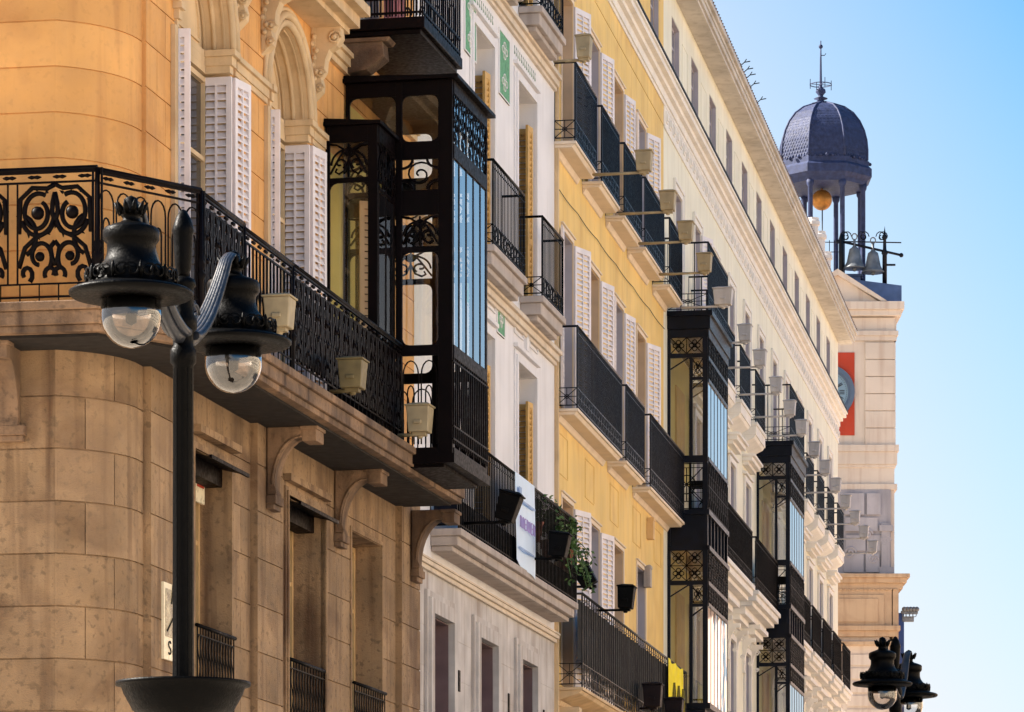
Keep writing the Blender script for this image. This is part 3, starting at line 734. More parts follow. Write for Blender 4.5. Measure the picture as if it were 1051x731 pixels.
# upper balcony
st = S_(350); en = st+2.15
mb = MB(); mb.box(.002, 1.06, st, en, 12.52, 12.66); mb.box(.002, 1.0, st+.05, en-.05, 12.46, 12.519)
ub = part(cb, 'balcony', mb.mesh('upper_balcony', M['iron_brown'], .01)); ub['label'] = 'dark iron balcony above the large glazed balcony'
mb = MB(); fn = lambda a, b: (a, st+.03, b)
iron(mb, pat_arch(5), fn, .05, 1.02, 12.68, 13.7, .013, 4); iron(mb, pat_arch(5), lambda a, b: (a, en-.03, b), .05, 1.02, 12.68, 13.7, .013, 4)
for i in range(19): mb.tube([(1.03, st+.03+i*(en-st-.06)/18, 12.66), (1.03, st+.03+i*(en-st-.06)/18, 13.75)], .014, 4)
for z in (12.72, 12.9, 13.75): mb.tube([(0, st+.03, z), (1.03, st+.03, z), (1.03, en-.03, z), (0, en-.03, z)], .02, 4)
link('railing', mb.mesh('railing', M['iron_brown']), ub)
mb = MB(); mb.box(.004, .03, st+.4, en-.3, 12.7, 15); part(cb, 'window', mb.mesh('w', M['curtain']))
mb = MB()
for i in range(10): mb.box(.3+.03*(i % 2), .32+.03*(i % 2), st+1.0+i*.09, st+1.09+i*.09, 12.7, 13.9)
part(cb, 'curtain', mb.mesh('curtain', mat('rose_curtain', srgb(176, 112, 112), .9, .2, 4)))

# ================================================================== WHITE BUILDING
wb = building(FW, 'white_building', 'narrow white building with green ornament panels between the orange and yellow ones')
SW = FW.S; WE = SW(569)
G = [(SW(440), SW(460.5)), (SW(488), SW(506)), (SW(531), SW(546.6))]
gf = 5.84
# upper-floor openings: two columns
wa = (SW(484), SW(505)); wc = (SW(529.5), SW(548.5))
FLW = [(7.0, 10.35), (11.4, 14.64), (15.8, 19.0)]
mb = MB(); wall_grid(mb, [0, WE], [-EYE, 6.55], [(a, b, 2.6, gf) for a, b in G], lambda s, d, h: (d, s, h), .36, [2.9, 3.45, 4.0, 4.55, 5.1, 5.65], .006, .004, lambda r: [SW(478)-.1+.2*(r % 2), SW(522)+.1-.2*(r % 2), SW(560)])
part(wb, 'stone_base', mb.mesh('base', M['white_stone']))
mb = MB(); wall_grid(mb, [0, WE], [6.55, 20.5], [(a, b, h0+.05, h1) for a, b in (wa, wc) for h0, h1 in FLW], lambda s, d, h: (d, s, h), .34)
body(mb, .02, WE-.02, -EYE, 20.4)
part(wb, 'wall', mb.mesh('wall', M['white_wall']))
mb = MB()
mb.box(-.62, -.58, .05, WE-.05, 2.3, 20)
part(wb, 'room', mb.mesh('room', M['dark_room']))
def sur_g(mb, a, b, h): frame_ring(mb, a, b, 0, h+.02, .2, .001, .09, False); frame_ring(mb, a-.2, b+.2, 0, h+.23, .09, .001, .045, False)
def sur_w(mb, a, b, h):
    for w, d in ((.17, .02), (.10, .05)): frame_ring(mb, a, b, 0, h+.014, w, .001, d, False)
    mb.box(.001, .07, a-.2, b+.2, h+.21, h+.27)
def sur_wp(mb, a, b, h):
    sur_w(mb, a, b, h)
    for q0, q1 in ((a-.2, (a+b)/2-.22), ((a+b)/2+.22, b+.2)): frame_ring(mb, q0+.05, q1-.05, h+.42, h+.74, .04, .001, .03)
    mb.box(.001, .05, (a+b)/2-.09, (a+b)/2+.09, h+.3, h+.82)
for a, b in G: window(wb, (a+b)/2, 2.62, b-a, gf-2.64, M['iron_brown'], .3, reveal=mat('purple_grey_jamb', srgb(120, 96, 98), .8, .15, 3, .4), sur=('g', M['white_stone'], sur_g))
for i, (a, b) in enumerate((wa, wc)):
    for h0, h1 in FLW:
        window(wb, (a+b)/2, h0+.06, b-a, h1-h0-.07, M['white_trim'], .33, sur=('wp' if h0 < 8 else 'w', M['white_wall'], sur_wp if h0 < 8 else sur_w))
        part(wb, 'shutter', shutter_mesh(.27, h1-h0-.5, M['tan_shutter']), -.31, b-.035, h0+.1, -pi/2)
        part(wb, 'shutter', shutter_mesh(.26, h1-h0-.5, M['tan_shutter']), -.03, b-.06, h0+.1, pi-.12)
mb = MB()                                              # cornices at floor levels
for hz in (11.4, 15.8):
    for z0, z1, o in ((-.56, -.5, .05), (-.5, -.40, .09), (-.40, -.33, .14)): mb.box(.001, o, .03, WE-.03, hz+z0, hz+z1-.001)
for z0, z1, o in ((6.40, 6.46, .05), (6.46, 6.52, .09), (6.52, 6.55, .11)): mb.box(.001, o, .02, WE-.02, z0, z1-.001)
part(wb, 'cornice', mb.mesh('cornice', M['white_trim'], .006))
for hz, (sa, sb) in ((11.4, (wa[0]-.15, wa[1]+.75)), (11.4, (wc[0]+.35, wc[1]+.62)), (15.8, (wa[0]-.15, wa[1]+.75)), (15.8, (wc[0]+.25, wc[1]+.62))):
    sb = min(sb, WE-.32)
    mb = MB()
    for z0, z1, o in ((-.36, -.28, .26), (-.28, -.1, .33), (-.1, 0, .38)): mb.box(.002, o, sa-(o-.3), sb+(o-.3), hz+z0, hz+z1-.001)
    bo = part(wb, 'balcony', mb.mesh('slab', M['grey_trim'], .012))
    link('railing', rail_mesh(sa, sb, .34, 1.22, M['iron'], .11, .009, .25).mesh('railing', M['iron']), bo, (0, 0, hz))
mb = MB()                                              # long first-floor balcony
a, b = SW(441)+.0, WE-.28
for z0, z1, o in ((6.70, 6.77, .30), (6.77, 6.90, .38), (6.90, 7.0, .44)): mb.box(.002, o, a-(o-.45)*.5, b+(o-.45)*.5, z0, z1-.001)
lb = part(wb, 'balcony', mb.mesh('long_slab', M['grey_trim'], .012)); lb['label'] = 'long balcony above the stone ground floor'
link('railing', rail_mesh(a+.03, b, .40, 1.32, M['iron'], .12, .012, 0).mesh('railing', M['iron']), lb, (0, 0, 7.0))
mb = MB(); mb.box(.375, .39, a+.05, b-.03, 7.04, 7.4); mb.box(.05, .375, a+.03, a+.045, 7.04, 7.4)
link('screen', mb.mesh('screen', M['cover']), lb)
for s, z0, z1 in ((SW(511.5), 14.1, 15.05), ((wa[1]+.33), 10.52, 10.98), (SW(476), 14.1, 15.0), (SW(472), 10.52, 10.98)):
    w = .78 if z1 > 12 else .55
    mb = MB(); mb.box(.001, .018, s, s+w, z0, z1); gp = part(wb, 'ornament_panel', mb.mesh('orn', M['green']))
    mb = MB(); frame_ring(mb, s, s+w, z0, z1, .03, .001, .026)
    for k in range(2 if z1 > 12 else 1):
        zz0 = z0+.06+k*(z1-z0)/2; zz1 = zz0+(z1-z0)/(2 if z1 > 12 else 1)-.1
        iron(mb, pat_flower()[2:7], lambda a_, b_: (.022, a_, b_), s+.08, s+w-.08, zz0, zz1, .010, 4)
    link('relief', mb.mesh('relief', M['white_wall']), gp)
for a, b in (wa, wc):                                    # little sgraffito motifs above the upper windows
    mb = MB()
    for i in range(13):
        s = a-.15+(b-a+.3)*i/13; z = 14.99
        iron(mb, [[(0, 0), (.3, 1), (.8, .8)], [(.4, .4), (.9, .1)]], lambda x, y: (.004, x, y), s, s+.06, z, z+.14, .005, 3)
    part(wb, 'frieze_pattern', mb.mesh('sgraffito', mat('faded_pattern', srgb(150, 170, 150), .8)))
for px in (470, 521, 557):
    mb = MB(); mb.box(.001, .02, SW(px), SW(px)+.09, 4.95, 5.25); part(wb, 'vent', mb.mesh('vent', M['iron_brown']))

# ================================================================== YELLOW BUILDING
yb = building(FY, 'yellow_building', 'bright yellow building with white shutters and rows of small balconies')
SY = FY.S; YE = SY(681)
RJ = [64.4+2.97*k for k in range(5)]                   # depth of the far jamb of each window
rj = [(y-FY.Y0)/FY.u[1] for y in RJ]
ww = 1.2
FLY = [(5.75, 8.85), (10.2, 13.2), (14.45, 17.15)]
attic_y = [70.9+3.17*k for k in range(-2, 15)]
att = [((y-FY.Y0)/FY.u[1], (y+1.2-FY.Y0)/FY.u[1]) for y in attic_y]
attY = [(a, b) for a, b in att if a > .2 and b < YE]
mb = MB()
holes = [(r-ww, r, h0+.04, h1) for r in rj[:4] for h0, h1 in FLY]+[(a, b, 18.85, 20.35) for a, b in attY]
wall_grid(mb, [0, YE], [-EYE, 21.2], holes, reveal=.26, grooves=[17.88], gd=.02, gw=.012)
body(mb, .02, YE-.02, -EYE, 21.1, 13)
part(yb, 'wall', mb.mesh('wall', M['yellow']))
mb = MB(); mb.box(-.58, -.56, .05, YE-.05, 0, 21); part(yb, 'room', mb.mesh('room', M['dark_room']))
def sur_y(mb, a, b, h): frame_ring(mb, a, b, 0, h+.012, .07, .001, .02, False); mb.box(.001, .05, a-.1, b+.1, h+.083, h+.11)
for i, r in enumerate(rj[:4]):
    for k, (h0, h1) in enumerate(FLY):
        rv = M['tan_reveal'] if (i+k) % 2 == 0 else M['grey_reveal']
        sh = [(1, .56, 161+4*((i*7+k*3) % 3))]
        if (i+k) % 2: sh.append((-1, .45, 174))
        if k == 0 and i >= 2: sh = []
        window(yb, r-ww/2, h0+.05, ww, h1-h0-.06, M['white_trim'], .25, sh, reveal=rv, sur=('y', M['slab'], sur_y))
for a, b in attY: window(yb, (a+b)/2, 18.86, b-a, 1.48, M['grey_reveal'], .16, reveal=M['grey_reveal'])
for i in range(5):                                     # incised panels
    s = .35+i*2.97; mb = MB(); frame_ring(mb, s, s+1.0, 9.2, 9.85, .02, .001, .012)
    part(yb, 'incised_panel', mb.mesh('panels', M['yellow']))
def frieze(root, s0, s1, deco, mat_):
    mb = MB()
    for z0, z1, o in ((18.27, 18.34, .03), (18.34, 18.5, .06), (18.5, 18.6, .14), (18.6, 18.7, .24), (18.7, 18.75, .28)): mb.box(.001, o, s0, s1, z0, z1-.001)
    if deco:
        n = int((s1-s0)/.55)
        for i in range(n):
            c = s0+(i+.5)*(s1-s0)/n
            mb.lathe([(.0001, 0), (.12, 0), (.13, .02), (.08, .035), (.0001, .05)], 10) if False else None
            mb.box(.001, .045, c-.13, c+.13, 17.98, 18.2); mb.box(.046, .07, c-.08, c+.08, 18.02, 18.16)
        mb.box(.001, .03, s0, s1, 17.84, 17.9); mb.box(.001, .02, s0, s1, 17.9, 18.27)
    part(root, 'cornice', mb.mesh('frieze', mat_, .006))
    t = MB(); t.box(.001, .3, s0, s1, 18.75, 18.79); part(root, 'cornice_flashing', t.mesh('flash', M['iron_brown']))
frieze(yb, .03, YE-.005, False, M['slab_white'])
def eave(root, s0, s1, capend=False):
    mb = MB(); mb.box(.002, .42, s0, s1, 20.83, 20.90); mb.box(.002, .47, s0, s1, 20.901, 21.0); mb.box(.002, .50, s0, s1, 21.001, 21.08); mb.box(.002, .56, s0, s1, 21.081, 21.18)
    part(root, 'eave', mb.mesh('eave', mat('grey_cream_eave', srgb(206, 198, 188), .85, .08, 1.2, .45, .1, 30, stain=srgb(130, 116, 100), stain_amt=.3), .01))
    mb = MB(); mb.prism([(.5, 21.19), (.5, 21.22), (-6, 23.4), (-13, 21.19)], lambda x, z, t: (x, t, z), s0, s1)
    n = int((s1-s0)/.24)
    for i in range(n):
        s = s0+(i+.5)*(s1-s0)/n; mb.tube([(.555, s, 21.215), (-1.6, s, 21.935)], .035, 5)
    part(root, 'roof', mb.mesh('roof', M['roof']))
eave(yb, 0, YE)
# balconies
def yellow_balcony(y0, y1, h, low=.3, d=.335, m='iron_blue', H=1.26, slab='slab', th=.1, step=.125):
    a, b = (y0-FY.Y0)/FY.u[1]+.06, (y1-FY.Y0)/FY.u[1]+.06
    mb = MB(); mb.box(.002, d+.02, a-.02, b+.02, h-.05, h-.001); mb.prism([(.002, 0), (d-.01, 0), (d-.05, -.05), (.002, -.05-(th-.1)*.6)], lambda x, z, t: (x, t, h-.051+z), a+.01, b-.01)
    mb.prism([(.002, 0), (.07, 0), (.03, -.08), (.002, -.09)], lambda x, z, t: (x, t, h-.103-(th-.1)*.6+z), a+.03, b-.03)
    o = part(yb, 'balcony', mb.mesh('slab', M[slab], .006))
    link('railing', rail_mesh(a, b, d, H, M[m], step, .011, low).mesh('railing', M[m]), o, (0, 0, h))
    return o
for y0, y1 in ((62.44, 64.76), (65.37, 67.43), (68.07, 70.3), (70.77, 73.4), (74.25, 76.1)): yellow_balcony(y0, y1, 14.45, .28)
for y0, y1 in ((62.66, 67.7), (68.3, 70.65), (71.5, 76.4)): yellow_balcony(y0, y1, 10.2, .28, H=1.32)
o = yellow_balcony(62.7, 76.2, 5.72, .33, .41, 'iron_grey', 1.5, 'cream_trim', .28, .26)
mb = MB(); ns_ = 90
for i in range(ns_):
    f = lambda j: (.35+.028*sin(j*1.9)+.01*sin(j*.7), .15+(YE-.3)*j/ns_)
    (xa, ya), (xb, yb2) = f(i), f(i+1); mb.face([(xa, ya, 6.15), (xb, yb2, 6.15), (xb, yb2, 7.12), (xa, ya, 7.12)])
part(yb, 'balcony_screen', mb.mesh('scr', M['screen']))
for i in range(6):
    mb = MB(); mb.prism(console_prof(.36, .7, .07), lambda x, z, t: (x, t, 5.4+z), .3+i*2.5, .3+i*2.5+.3)
    part(yb, 'bracket', mb.mesh('br', M['cream_trim'], .008))
for k, (px, py) in enumerate(((665.5, 548), (662.5, 597))):
    mb = MB(); s = SY(px-2); h = FY.H(px, py+7); mb.box(.002, .13, s, s+.22, h, h+.36); mb.box(.02, .14, s-.01, s+.23, h+.34, h+.40); mb.lathe([(.03, .0), (.04, .02), (.02, .03)], 8, (.09, s+.1, h+.39)); mb.box(.13, .135, s+.05, s+.17, h+.1, h+.25)
    part(yb, 'alarm_box', mb.mesh('alarm', M['wood'] if k == 0 else M['grey_trim'], .005))
mb = MB(); mb.box(.002, .06, .02, .12, 5, 18.2); part(yb, 'drainpipe', mb.mesh('pipe', M['cream_trim']))

for z0, z1, amp in ((13.75, 13.9, .03),):
    mb = MB(); mb.tube([(.03, .05+(YE-.1)*i/30, z0+(z1-z0)*i/30-amp*abs(sin(i*.63))) for i in range(31)], .006, 4); part(yb, 'cable', mb.mesh('cable', M['iron']))
# ================================================================== CREAM BUILDING
kb = building(FK, 'cream_building', 'long pale cream building with two stacks of black glazed balconies')
KE = FK.S(860)
def sk(y): return (y-FK.Y0)/FK.u[1]
cw = [87.7+3.17*k for k in range(-3, 10)]              # window centres by depth
FLK = [(5.9, 9.05), (10.25, 13.0), (14.3, 17.0)]
attK = [(sk(y), sk(y+1.2)) for y in attic_y if sk(y) > .2 and sk(y+1.2) < KE]
MA = (sk(76.55), sk(80.0)); MBb = (sk(93.1), sk(96.7))
wk = 1.15
okk = [y for y in cw if sk(y) > 0 and sk(y)+.7 < KE]
def clear(y): s = sk(y); return not any(a-.5 < s < b+.5 for a, b in (MA, MBb))
holes = [(sk(y)-wk/2, sk(y)+wk/2, h0+.04, h1) for y in okk for h0, h1 in FLK if clear(y) or h0 > 14]
holes += [(a, b, 18.85, 20.35) for a, b in attK]
mb = MB(); wall_grid(mb, [0, KE], [-EYE, 21.2], holes, reveal=.26)
body(mb, .02, KE, -EYE, 21.1, 13)
part(kb, 'wall', mb.mesh('wall', M['pale_wall']))
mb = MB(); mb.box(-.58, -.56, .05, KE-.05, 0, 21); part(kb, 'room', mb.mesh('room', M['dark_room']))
def sur_k2(mb, a, b, h): frame_ring(mb, a, b, 0, h+.012, .12, .001, .03, False); frame_ring(mb, a-.12, b+.12, 0, h+.14, .06, .001, .055, False)
def sur_k1(mb, a, b, h):
    frame_ring(mb, a, b, 0, h+.012, .13, .001, .06, False)
    for z0, z1, o in ((.16, .22, .1), (.36, .44, .14), (.44, .54, .24), (.54, .6, .3)): mb.box(.001, o, a-.2-o*.6, b+.2+o*.6, h+z0, h+z1-.001)
def sur_k0(mb, a, b, h):
    frame_ring(mb, a, b, 0, h+.012, .13, .001, .06, False)
    for z0, z1, o in ((.3, .38, .14), (.38, .5, .3), (.5, .6, .42)): mb.box(.001, o, a-.25-o*.3, b+.25+o*.3, h+z0, h+z1-.001)
    for q in (a-.3, b+.14):
        mb.prism(console_prof(.3, .8, .07), lambda x, z, t: (x, t, h+.3+z), q, q+.16)
        for zz, rr in ((.1, .07), (-.3, .05)):
            mb.tube([(.18+rr*(1-i/14)*cos(i*.8), q-.01, h+zz+rr*(1-i/14)*sin(i*.8)) for i in range(12)], .02, 4)
SUR = [sur_k0, sur_k1, sur_k2]
for y in okk:
    for k, (h0, h1) in enumerate(FLK):
        if not (clear(y) or h0 > 14): continue
        sh = [(1, .5, 160)] if k == 2 and 79 < y < 83 else []
        window(kb, sk(y), h0+.05, wk, h1-h0-.06, M['slab_white'], .24, sh, reveal=M['grey_reveal'], sur=('k%d' % k, M['slab_white'], SUR[k]))
for a, b in attK: window(kb, (a+b)/2, 18.86, b-a, 1.48, M['grey_reveal'], .16, reveal=M['grey_reveal'])
for a, b in attK:
    mb = MB(); frame_ring(mb, b+.45, b+1.35, 18.95, 20.2, .012, .001, .008); part(kb, 'incised_panel', mb.mesh('ip', M['pale_wall']))
frieze(kb, .005, KE+.14, True, M['slab_white'])
eave(kb, 0, KE+.4)
def cream_balcony(sa, sb, h, d=.34, th=.5, m='iron_blue', cover=True, consoles=False, shape=0, H=1.2, low=.25):
    mb = MB()
    if shape == 0:
        mb.box(.002, d+.03, sa, sb, h-.08, h-.001); mb.box(.002, d, sa+.02, sb-.02, h-.3, h-.081); mb.prism([(.002, 0), (d-.02, 0), (d-.06, -.06), (.002, -(th-.3))], lambda x, z, t: (x, t, h-.301+z), sa+.03, sb-.03)
    else:
        for z0, z1, o in ((-.1, 0, d+.05), (-.24, -.1, d), (-.34, -.24, d-.1), (-.5, -.34, d-.28)): mb.box(.002, max(.06, o), sa-(o-d)*.5, sb+(o-d)*.5, h+z0, h+z1-.001)
    o = part(kb, 'balcony', mb.mesh('slab', M['slab_white'], .008))
    link('railing', rail_mesh(sa+.03, sb-.03, d-.02, H, M[m], .11, .010, low).mesh('railing', M[m]), o, (0, 0, h))
    if cover and m == 'iron' and h > 8:
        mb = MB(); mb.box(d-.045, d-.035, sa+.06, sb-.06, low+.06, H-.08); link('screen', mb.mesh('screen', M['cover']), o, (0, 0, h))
    return o
top_c = [y for y in okk if sk(y) > MA[1]-1]
for y in top_c:
    if MBb[0]-.9 < sk(y) < MBb[1]+.9: continue
    cream_balcony(sk(y)-1.05, sk(y)+1.05, 14.3)
cream_balcony(MA[1]+.1, sk(87.2), 10.2, .55, .5, 'iron', True, shape=1); cream_balcony(sk(87.95), sk(92.9), 10.2, .55, .5, 'iron', True, shape=1)
for y in [y for y in okk if sk(y) > MBb[1]+.3]:
    cream_balcony(sk(y)-1.3, sk(y)+1.3, 10.25, .52, .5, 'iron', True, shape=1)
for y in [y for y in okk if sk(y) > MBb[1]+.3 or MA[1] < sk(y) < MBb[0]-.3]:
    cream_balcony(sk(y)-1.2, sk(y)+1.2, 5.85, .5, .5, 'iron', True, shape=1)
# stacks of black glazed balconies
def glazed_stack(sa, sb, label):
    d = .80; fr = MB(); ir = MB(); gl = MB(); t = .06; L = sb-sa
    ft = 14.35; fr.box(.003, d+.1, sa-.08, sb+.08, 14.25, ft); fr.box(.003, d+.05, sa-.03, sb+.03, 14.0, 14.249)
    fr.box(.003, d-.06, sa+.04, sb-.04, 9.75, 10.42); fr.box(.003, d-.06, sa+.04, sb-.04, 6.2, 6.6); fr.box(.003, d+.03, sa-.01, sb+.01, 10.36, 10.46); fr.box(.003, d+.05, sa-.02, sb+.02, 6.55, 6.66)
    fr.prism([(.003, 0), (d, 0), (.3, -.6), (.003, -.9)], lambda x, z, tt: (x, tt, 6.2+z), sa+.1, sb-.1)
    fr.box(.003, d+.02, sa+.01, sb-.01, 13.84, 13.999); fr.box(.003, d+.04, sa+.0, sb-.0, 9.66, 9.749)
    for k, (ya, yb_) in enumerate(((sa, sa+t), (sb-t, sb))):
        for a, b in ((.003, .06), (d-.1, d)): fr.box(a, b, ya, yb_, 6.66, 13.84)
        fr.box(.44, .50, ya+.002, yb_-.002, 6.66, 8.98); fr.box(.44, .50, ya+.002, yb_-.002, 11.45, 13.45)
        for z0, z1 in ((13.44, 13.52), (11.38, 11.52), (8.98, 9.06)): fr.box(.06, d-.1, ya+.003, yb_-.003, z0, z1)
        fr.box(.5, d-.1, ya+.003, yb_-.003, 13.0, 13.06); fr.box(.5, d-.1, ya+.003, yb_-.003, 8.55, 8.61)
        y = ya+.02 if k == 0 else yb_-.02; fn = lambda a, b: (a, y, b)
        ym = (ya+yb_)/2
        for z0, z1 in ((13.52, 13.84),):
            for i in range(2): iron(ir, pat_flower(), fn, .06+i*.32, .38+i*.32, z0, z1, .011, 4)
        for z0, z1 in ((9.06, 9.36), (9.36, 9.66)):
            for i in range(2): iron(ir, pat_flower(), fn, .06+i*.32, .38+i*.32, z0, z1, .011, 4)
        iron(ir, pat_flower(), fn, .5, .7, 13.08, 13.42, .009, 4); iron(ir, pat_flower(), fn, .5, .7, 8.63, 8.96, .009, 4)
        for z in (13.44, 8.98):
            for p in (((.06, z-.22), (.42, z)), ((.42, z), (.7, z-.22)), ((.48, z-.62), (.7, z-.45))): fr.tube([(q[0], ym, q[1]) for q in p], .018, 4)
        iron(ir, pat_xcircle(), fn, .06, .70, 10.62, 11.28, .013, 4); iron(ir, [[(0, 0), (1, 0)], [(0, 1), (1, 1)], [(.3, 0), (.3, 1)], [(.7, 0), (.7, 1)]], fn, .06, .70, 10.48, 11.36, .012, 4)
        for z0, z1 in ((11.52, 13.84), (6.66, 9.66)): gl.face([(.05, ym, z0), (d-.08, ym, z0), (d-.08, ym, z1), (.05, ym, z1)])
    n = 6
    for i in range(n+1):
        s = sa+(L-.06)*i/n; fr.box(d-.055, d-.001, s+(.062 if i == 0 else 0), s+(.09 if i == 0 else .045), 6.66, 13.84)
    fn = lambda a, b: (d+.004, a, b)
    for z0, z1 in ((13.02, 13.42), (13.42, 13.84), (9.06, 9.36), (9.36, 9.66), (8.62, 9.02)):
        for i in range(8): iron(ir, pat_flower(), fn, sa+.05+i*(L-.1)/8, sa+.05+(i+1)*(L-.1)/8, z0, z1, .014, 4)
    for z in (13.44, 11.45, 9.02, 13.0, 8.6): fr.box(d-.05, d+.015, sa+.07, sb-.07, z-.035, z+.035)
    for i in range(10): iron(ir, pat_xcircle(), fn, sa+.05+i*(L-.1)/10, sa+.05+(i+1)*(L-.1)/10, 10.5, 11.36, .014, 4)
    for z0, z1 in ((11.52, 13.84), (6.66, 9.66)): gl.face([(d-.007, sa+.04, z0), (d-.007, sb-.04, z0), (d-.007, sb-.04, z1), (d-.007, sa+.04, z1)])
    o = part(kb, 'glazed_balcony', fr.mesh('frame', M['iron_blue'])); o['label'] = label
    link('ironwork', ir.mesh('ironwork', M['iron']), o); link_faces('glass', gl, M['glass_refl'], o)
    w = MB(); w.box(.002, .012, sa+.04, sb-.04, 6.66, 9.6); w.box(.002, .012, sa+.04, sb-.04, 11.4, 13.8); link('inner_wall', w.mesh('iw', M['room_yellow']), o)
    w = MB(); w.box(.013, .05, sa+1.1, sb-1.1, 6.7, 9.0); w.box(.013, .05, sa+1.1, sb-1.1, 11.45, 13.1); link('inner_door', w.mesh('id', M['tan_shutter']), o)
    # small balcony on the roof of the stack
    rm = rail_mesh(sa+.05, sb-.05, d, 1.35, M['iron'], .1, .011, .3); link('railing', rm.mesh('railing', M['iron_blue']), o, (0, 0, 14.35))
glazed_stack(MA[0], MA[1], 'nearer stack of black glazed balconies beside the yellow wall')
glazed_stack(MBb[0], MBb[1], 'farther stack of black glazed balconies')

# ================================================================== CLOCK TOWER (frontal, far behind)
TY = 150.; TS = TY/F
DY = 0.
def tx(px): return (px-CX)*(TY+DY)/F
def tz(py): return (HY-py)*(TY+DY)/F
TX0 = tx(862)
tw = thing('clock_tower', 'pinkish stone clock tower with a domed bell turret at the end of the street', 'tower', (TX0, TY, -EYE))
def tp(name, me, par=None): return link(name, me, par or tw, (-TX0, 0, EYE) if par is None else (0, 0, 0))
xr = tx(918); xl = tx(790); D2 = 5.
mb = MB(); mb.box(xl, xr, 0, D2, tz(590), tz(350)); mb.box(xl, xr-.02, .02, D2, -1.69, tz(590)-.001)
mb.box(xl, tx(920), -.02, D2, tz(350)+.001, tz(326))
q = [352+17.6*i for i in range(7)]
for i in range(6): mb.box(tx(888), xr+.04, -.07, D2, tz(q[i+1])+.03, tz(q[i]))
tp('wall', mb.mesh('wall', M['tower'], .01))
mb = MB()
for y0, y1, e, f in ((311, 319, .35, 12), (319, 325, .25, 9), (340, 345, .14, 5), (345, 350, .08, 3), (457, 464, .16, 5), (464, 477, .1, 4), (477, 480, .05, 2), (497, 503, .1, 3)):
    mb.box(xl, xr+e, -e, D2, tz(y1)+.001, tz(y0))
tp('cornice', mb.mesh('cornice', M['tower'], .01))
mb = MB(); mb.prism([(tx(815), tz(311)), (tx(859), tz(283)), (tx(903), tz(311))], lambda x, z, t: (x, t, z+.002), -.1, .5)
mb.prism([(tx(808), tz(312)), (tx(859), tz(279)), (tx(910), tz(312)), (tx(904), tz(312)), (tx(859), tz(285)), (tx(814), tz(312))], lambda x, z, t: (x, t, z+.06), -.3, .6)
tp('pediment', mb.mesh('pediment', M['tower']))
mb = MB(); pr = [(xl, tz(311)+.01), (tx(927), tz(311)+.01), (tx(927), tz(290)), (tx(880), tz(284)), (xl, tz(284))]
mb.prism(pr, lambda x, z, t: (x, t, z), .6, D2); tp('roof', mb.mesh('roof', M['zinc']))
mb = MB(); mb.box(tx(821), tx(877), -.03, -.005, tz(447), tz(362)); ck = tp('clock', mb.mesh('clock', M['red']))
ccx, ccz = tx(849), tz(403)
def disc(r0, r1, y0, y1, m, nm, n=48):
    mb = MB(); mb.T = Matrix.Translation((ccx, 0, ccz)) @ Matrix.Rotation(R(90), 4, 'X')
    mb.lathe([(max(r0, 1e-4), -y1), (r1, -y1), (r1, -y0), (max(r0, 1e-4), -y0)] if True else [], n, sm=False); return link(nm, mb.mesh(nm, m), ck)
def ringat(r0, r1, y0, y1, m, nm):       # annulus in the x-z plane between depths y0<y1 (y0 nearer)
    mb = MB(); n = 56
    for i in range(n):
        a, b = 2*pi*i/n, 2*pi*(i+1)/n
        f = lambda r, t, y: (ccx+r*cos(t), y, ccz+r*sin(t))
        mb.face([f(r0, a, y0), f(r1, a, y0), f(r1, b, y0), f(r0, b, y0)]); mb.face([f(r1, a, y0), f(r1, b, y0), f(r1, b, y1), f(r1, a, y1)])
        if r0 > 1e-3: mb.face([f(r0, a, y0), f(r0, b, y0), f(r0, b, y1), f(r0, a, y1)])
    return link(nm, mb.mesh(nm, m), ck)
ringat(.88, 1.05, -.16, -.03, M['dial_ring'], 'bezel'); ringat(.80, .88, -.12, -.03, M['dial_ring'], 'bezel'); ringat(1e-4, .82, -.08, -.03, M['dial'], 'dial')
mb = MB()
for i in range(60):
    a = 2*pi*i/60; mb.box(ccx+.74*cos(a)-.012, ccx+.74*cos(a)+.012, -.09, -.081, ccz+.74*sin(a)-.012, ccz+.74*sin(a)+.012)
NUM = ['XII', 'I', 'II', 'III', 'IIII', 'V', 'VI', 'VII', 'VIII', 'IX', 'X', 'XI']
for k, s in enumerate(NUM):
    a = pi/2-k*pi/6; w = .055*len(s)
    mb.T = Matrix.Translation((ccx+.56*cos(a), -.088, ccz+.56*sin(a))) @ Matrix.Rotation(-(a-pi/2), 4, 'Y') @ Matrix.Identity(4)
    for i, c in enumerate(s):
        x = (i-(len(s)-1)/2)*.065
        if c == 'I': mb.box(x-.014, x+.014, -.004, .004, -.1, .1)
        if c == 'V': mb.tube([(x-.03, 0, .1), (x, 0, -.1), (x+.03, 0, .1)], .013, 4)
        if c == 'X': mb.tube([(x-.03, 0, .1), (x+.03, 0, -.1)], .013, 4); mb.tube([(x+.03, 0, .1), (x-.03, 0, -.1)], .013, 4)
mb.T = Matrix.Identity(4)
link('numerals', mb.mesh('numerals', M['black']), ck)
mb = MB()
for a, L, w in ((R(28), .66, .03), (R(250), .45, .04)):
    mb.tube([(ccx-.1*cos(a), -.1, ccz-.1*sin(a)), (ccx+L*.6*cos(a), -.1, ccz+L*.6*sin(a)), (ccx+L*cos(a), -.1, ccz+L*sin(a))], [w, w*.9, .006], 4)
link('hands', mb.mesh('hands', M['black']), ck)
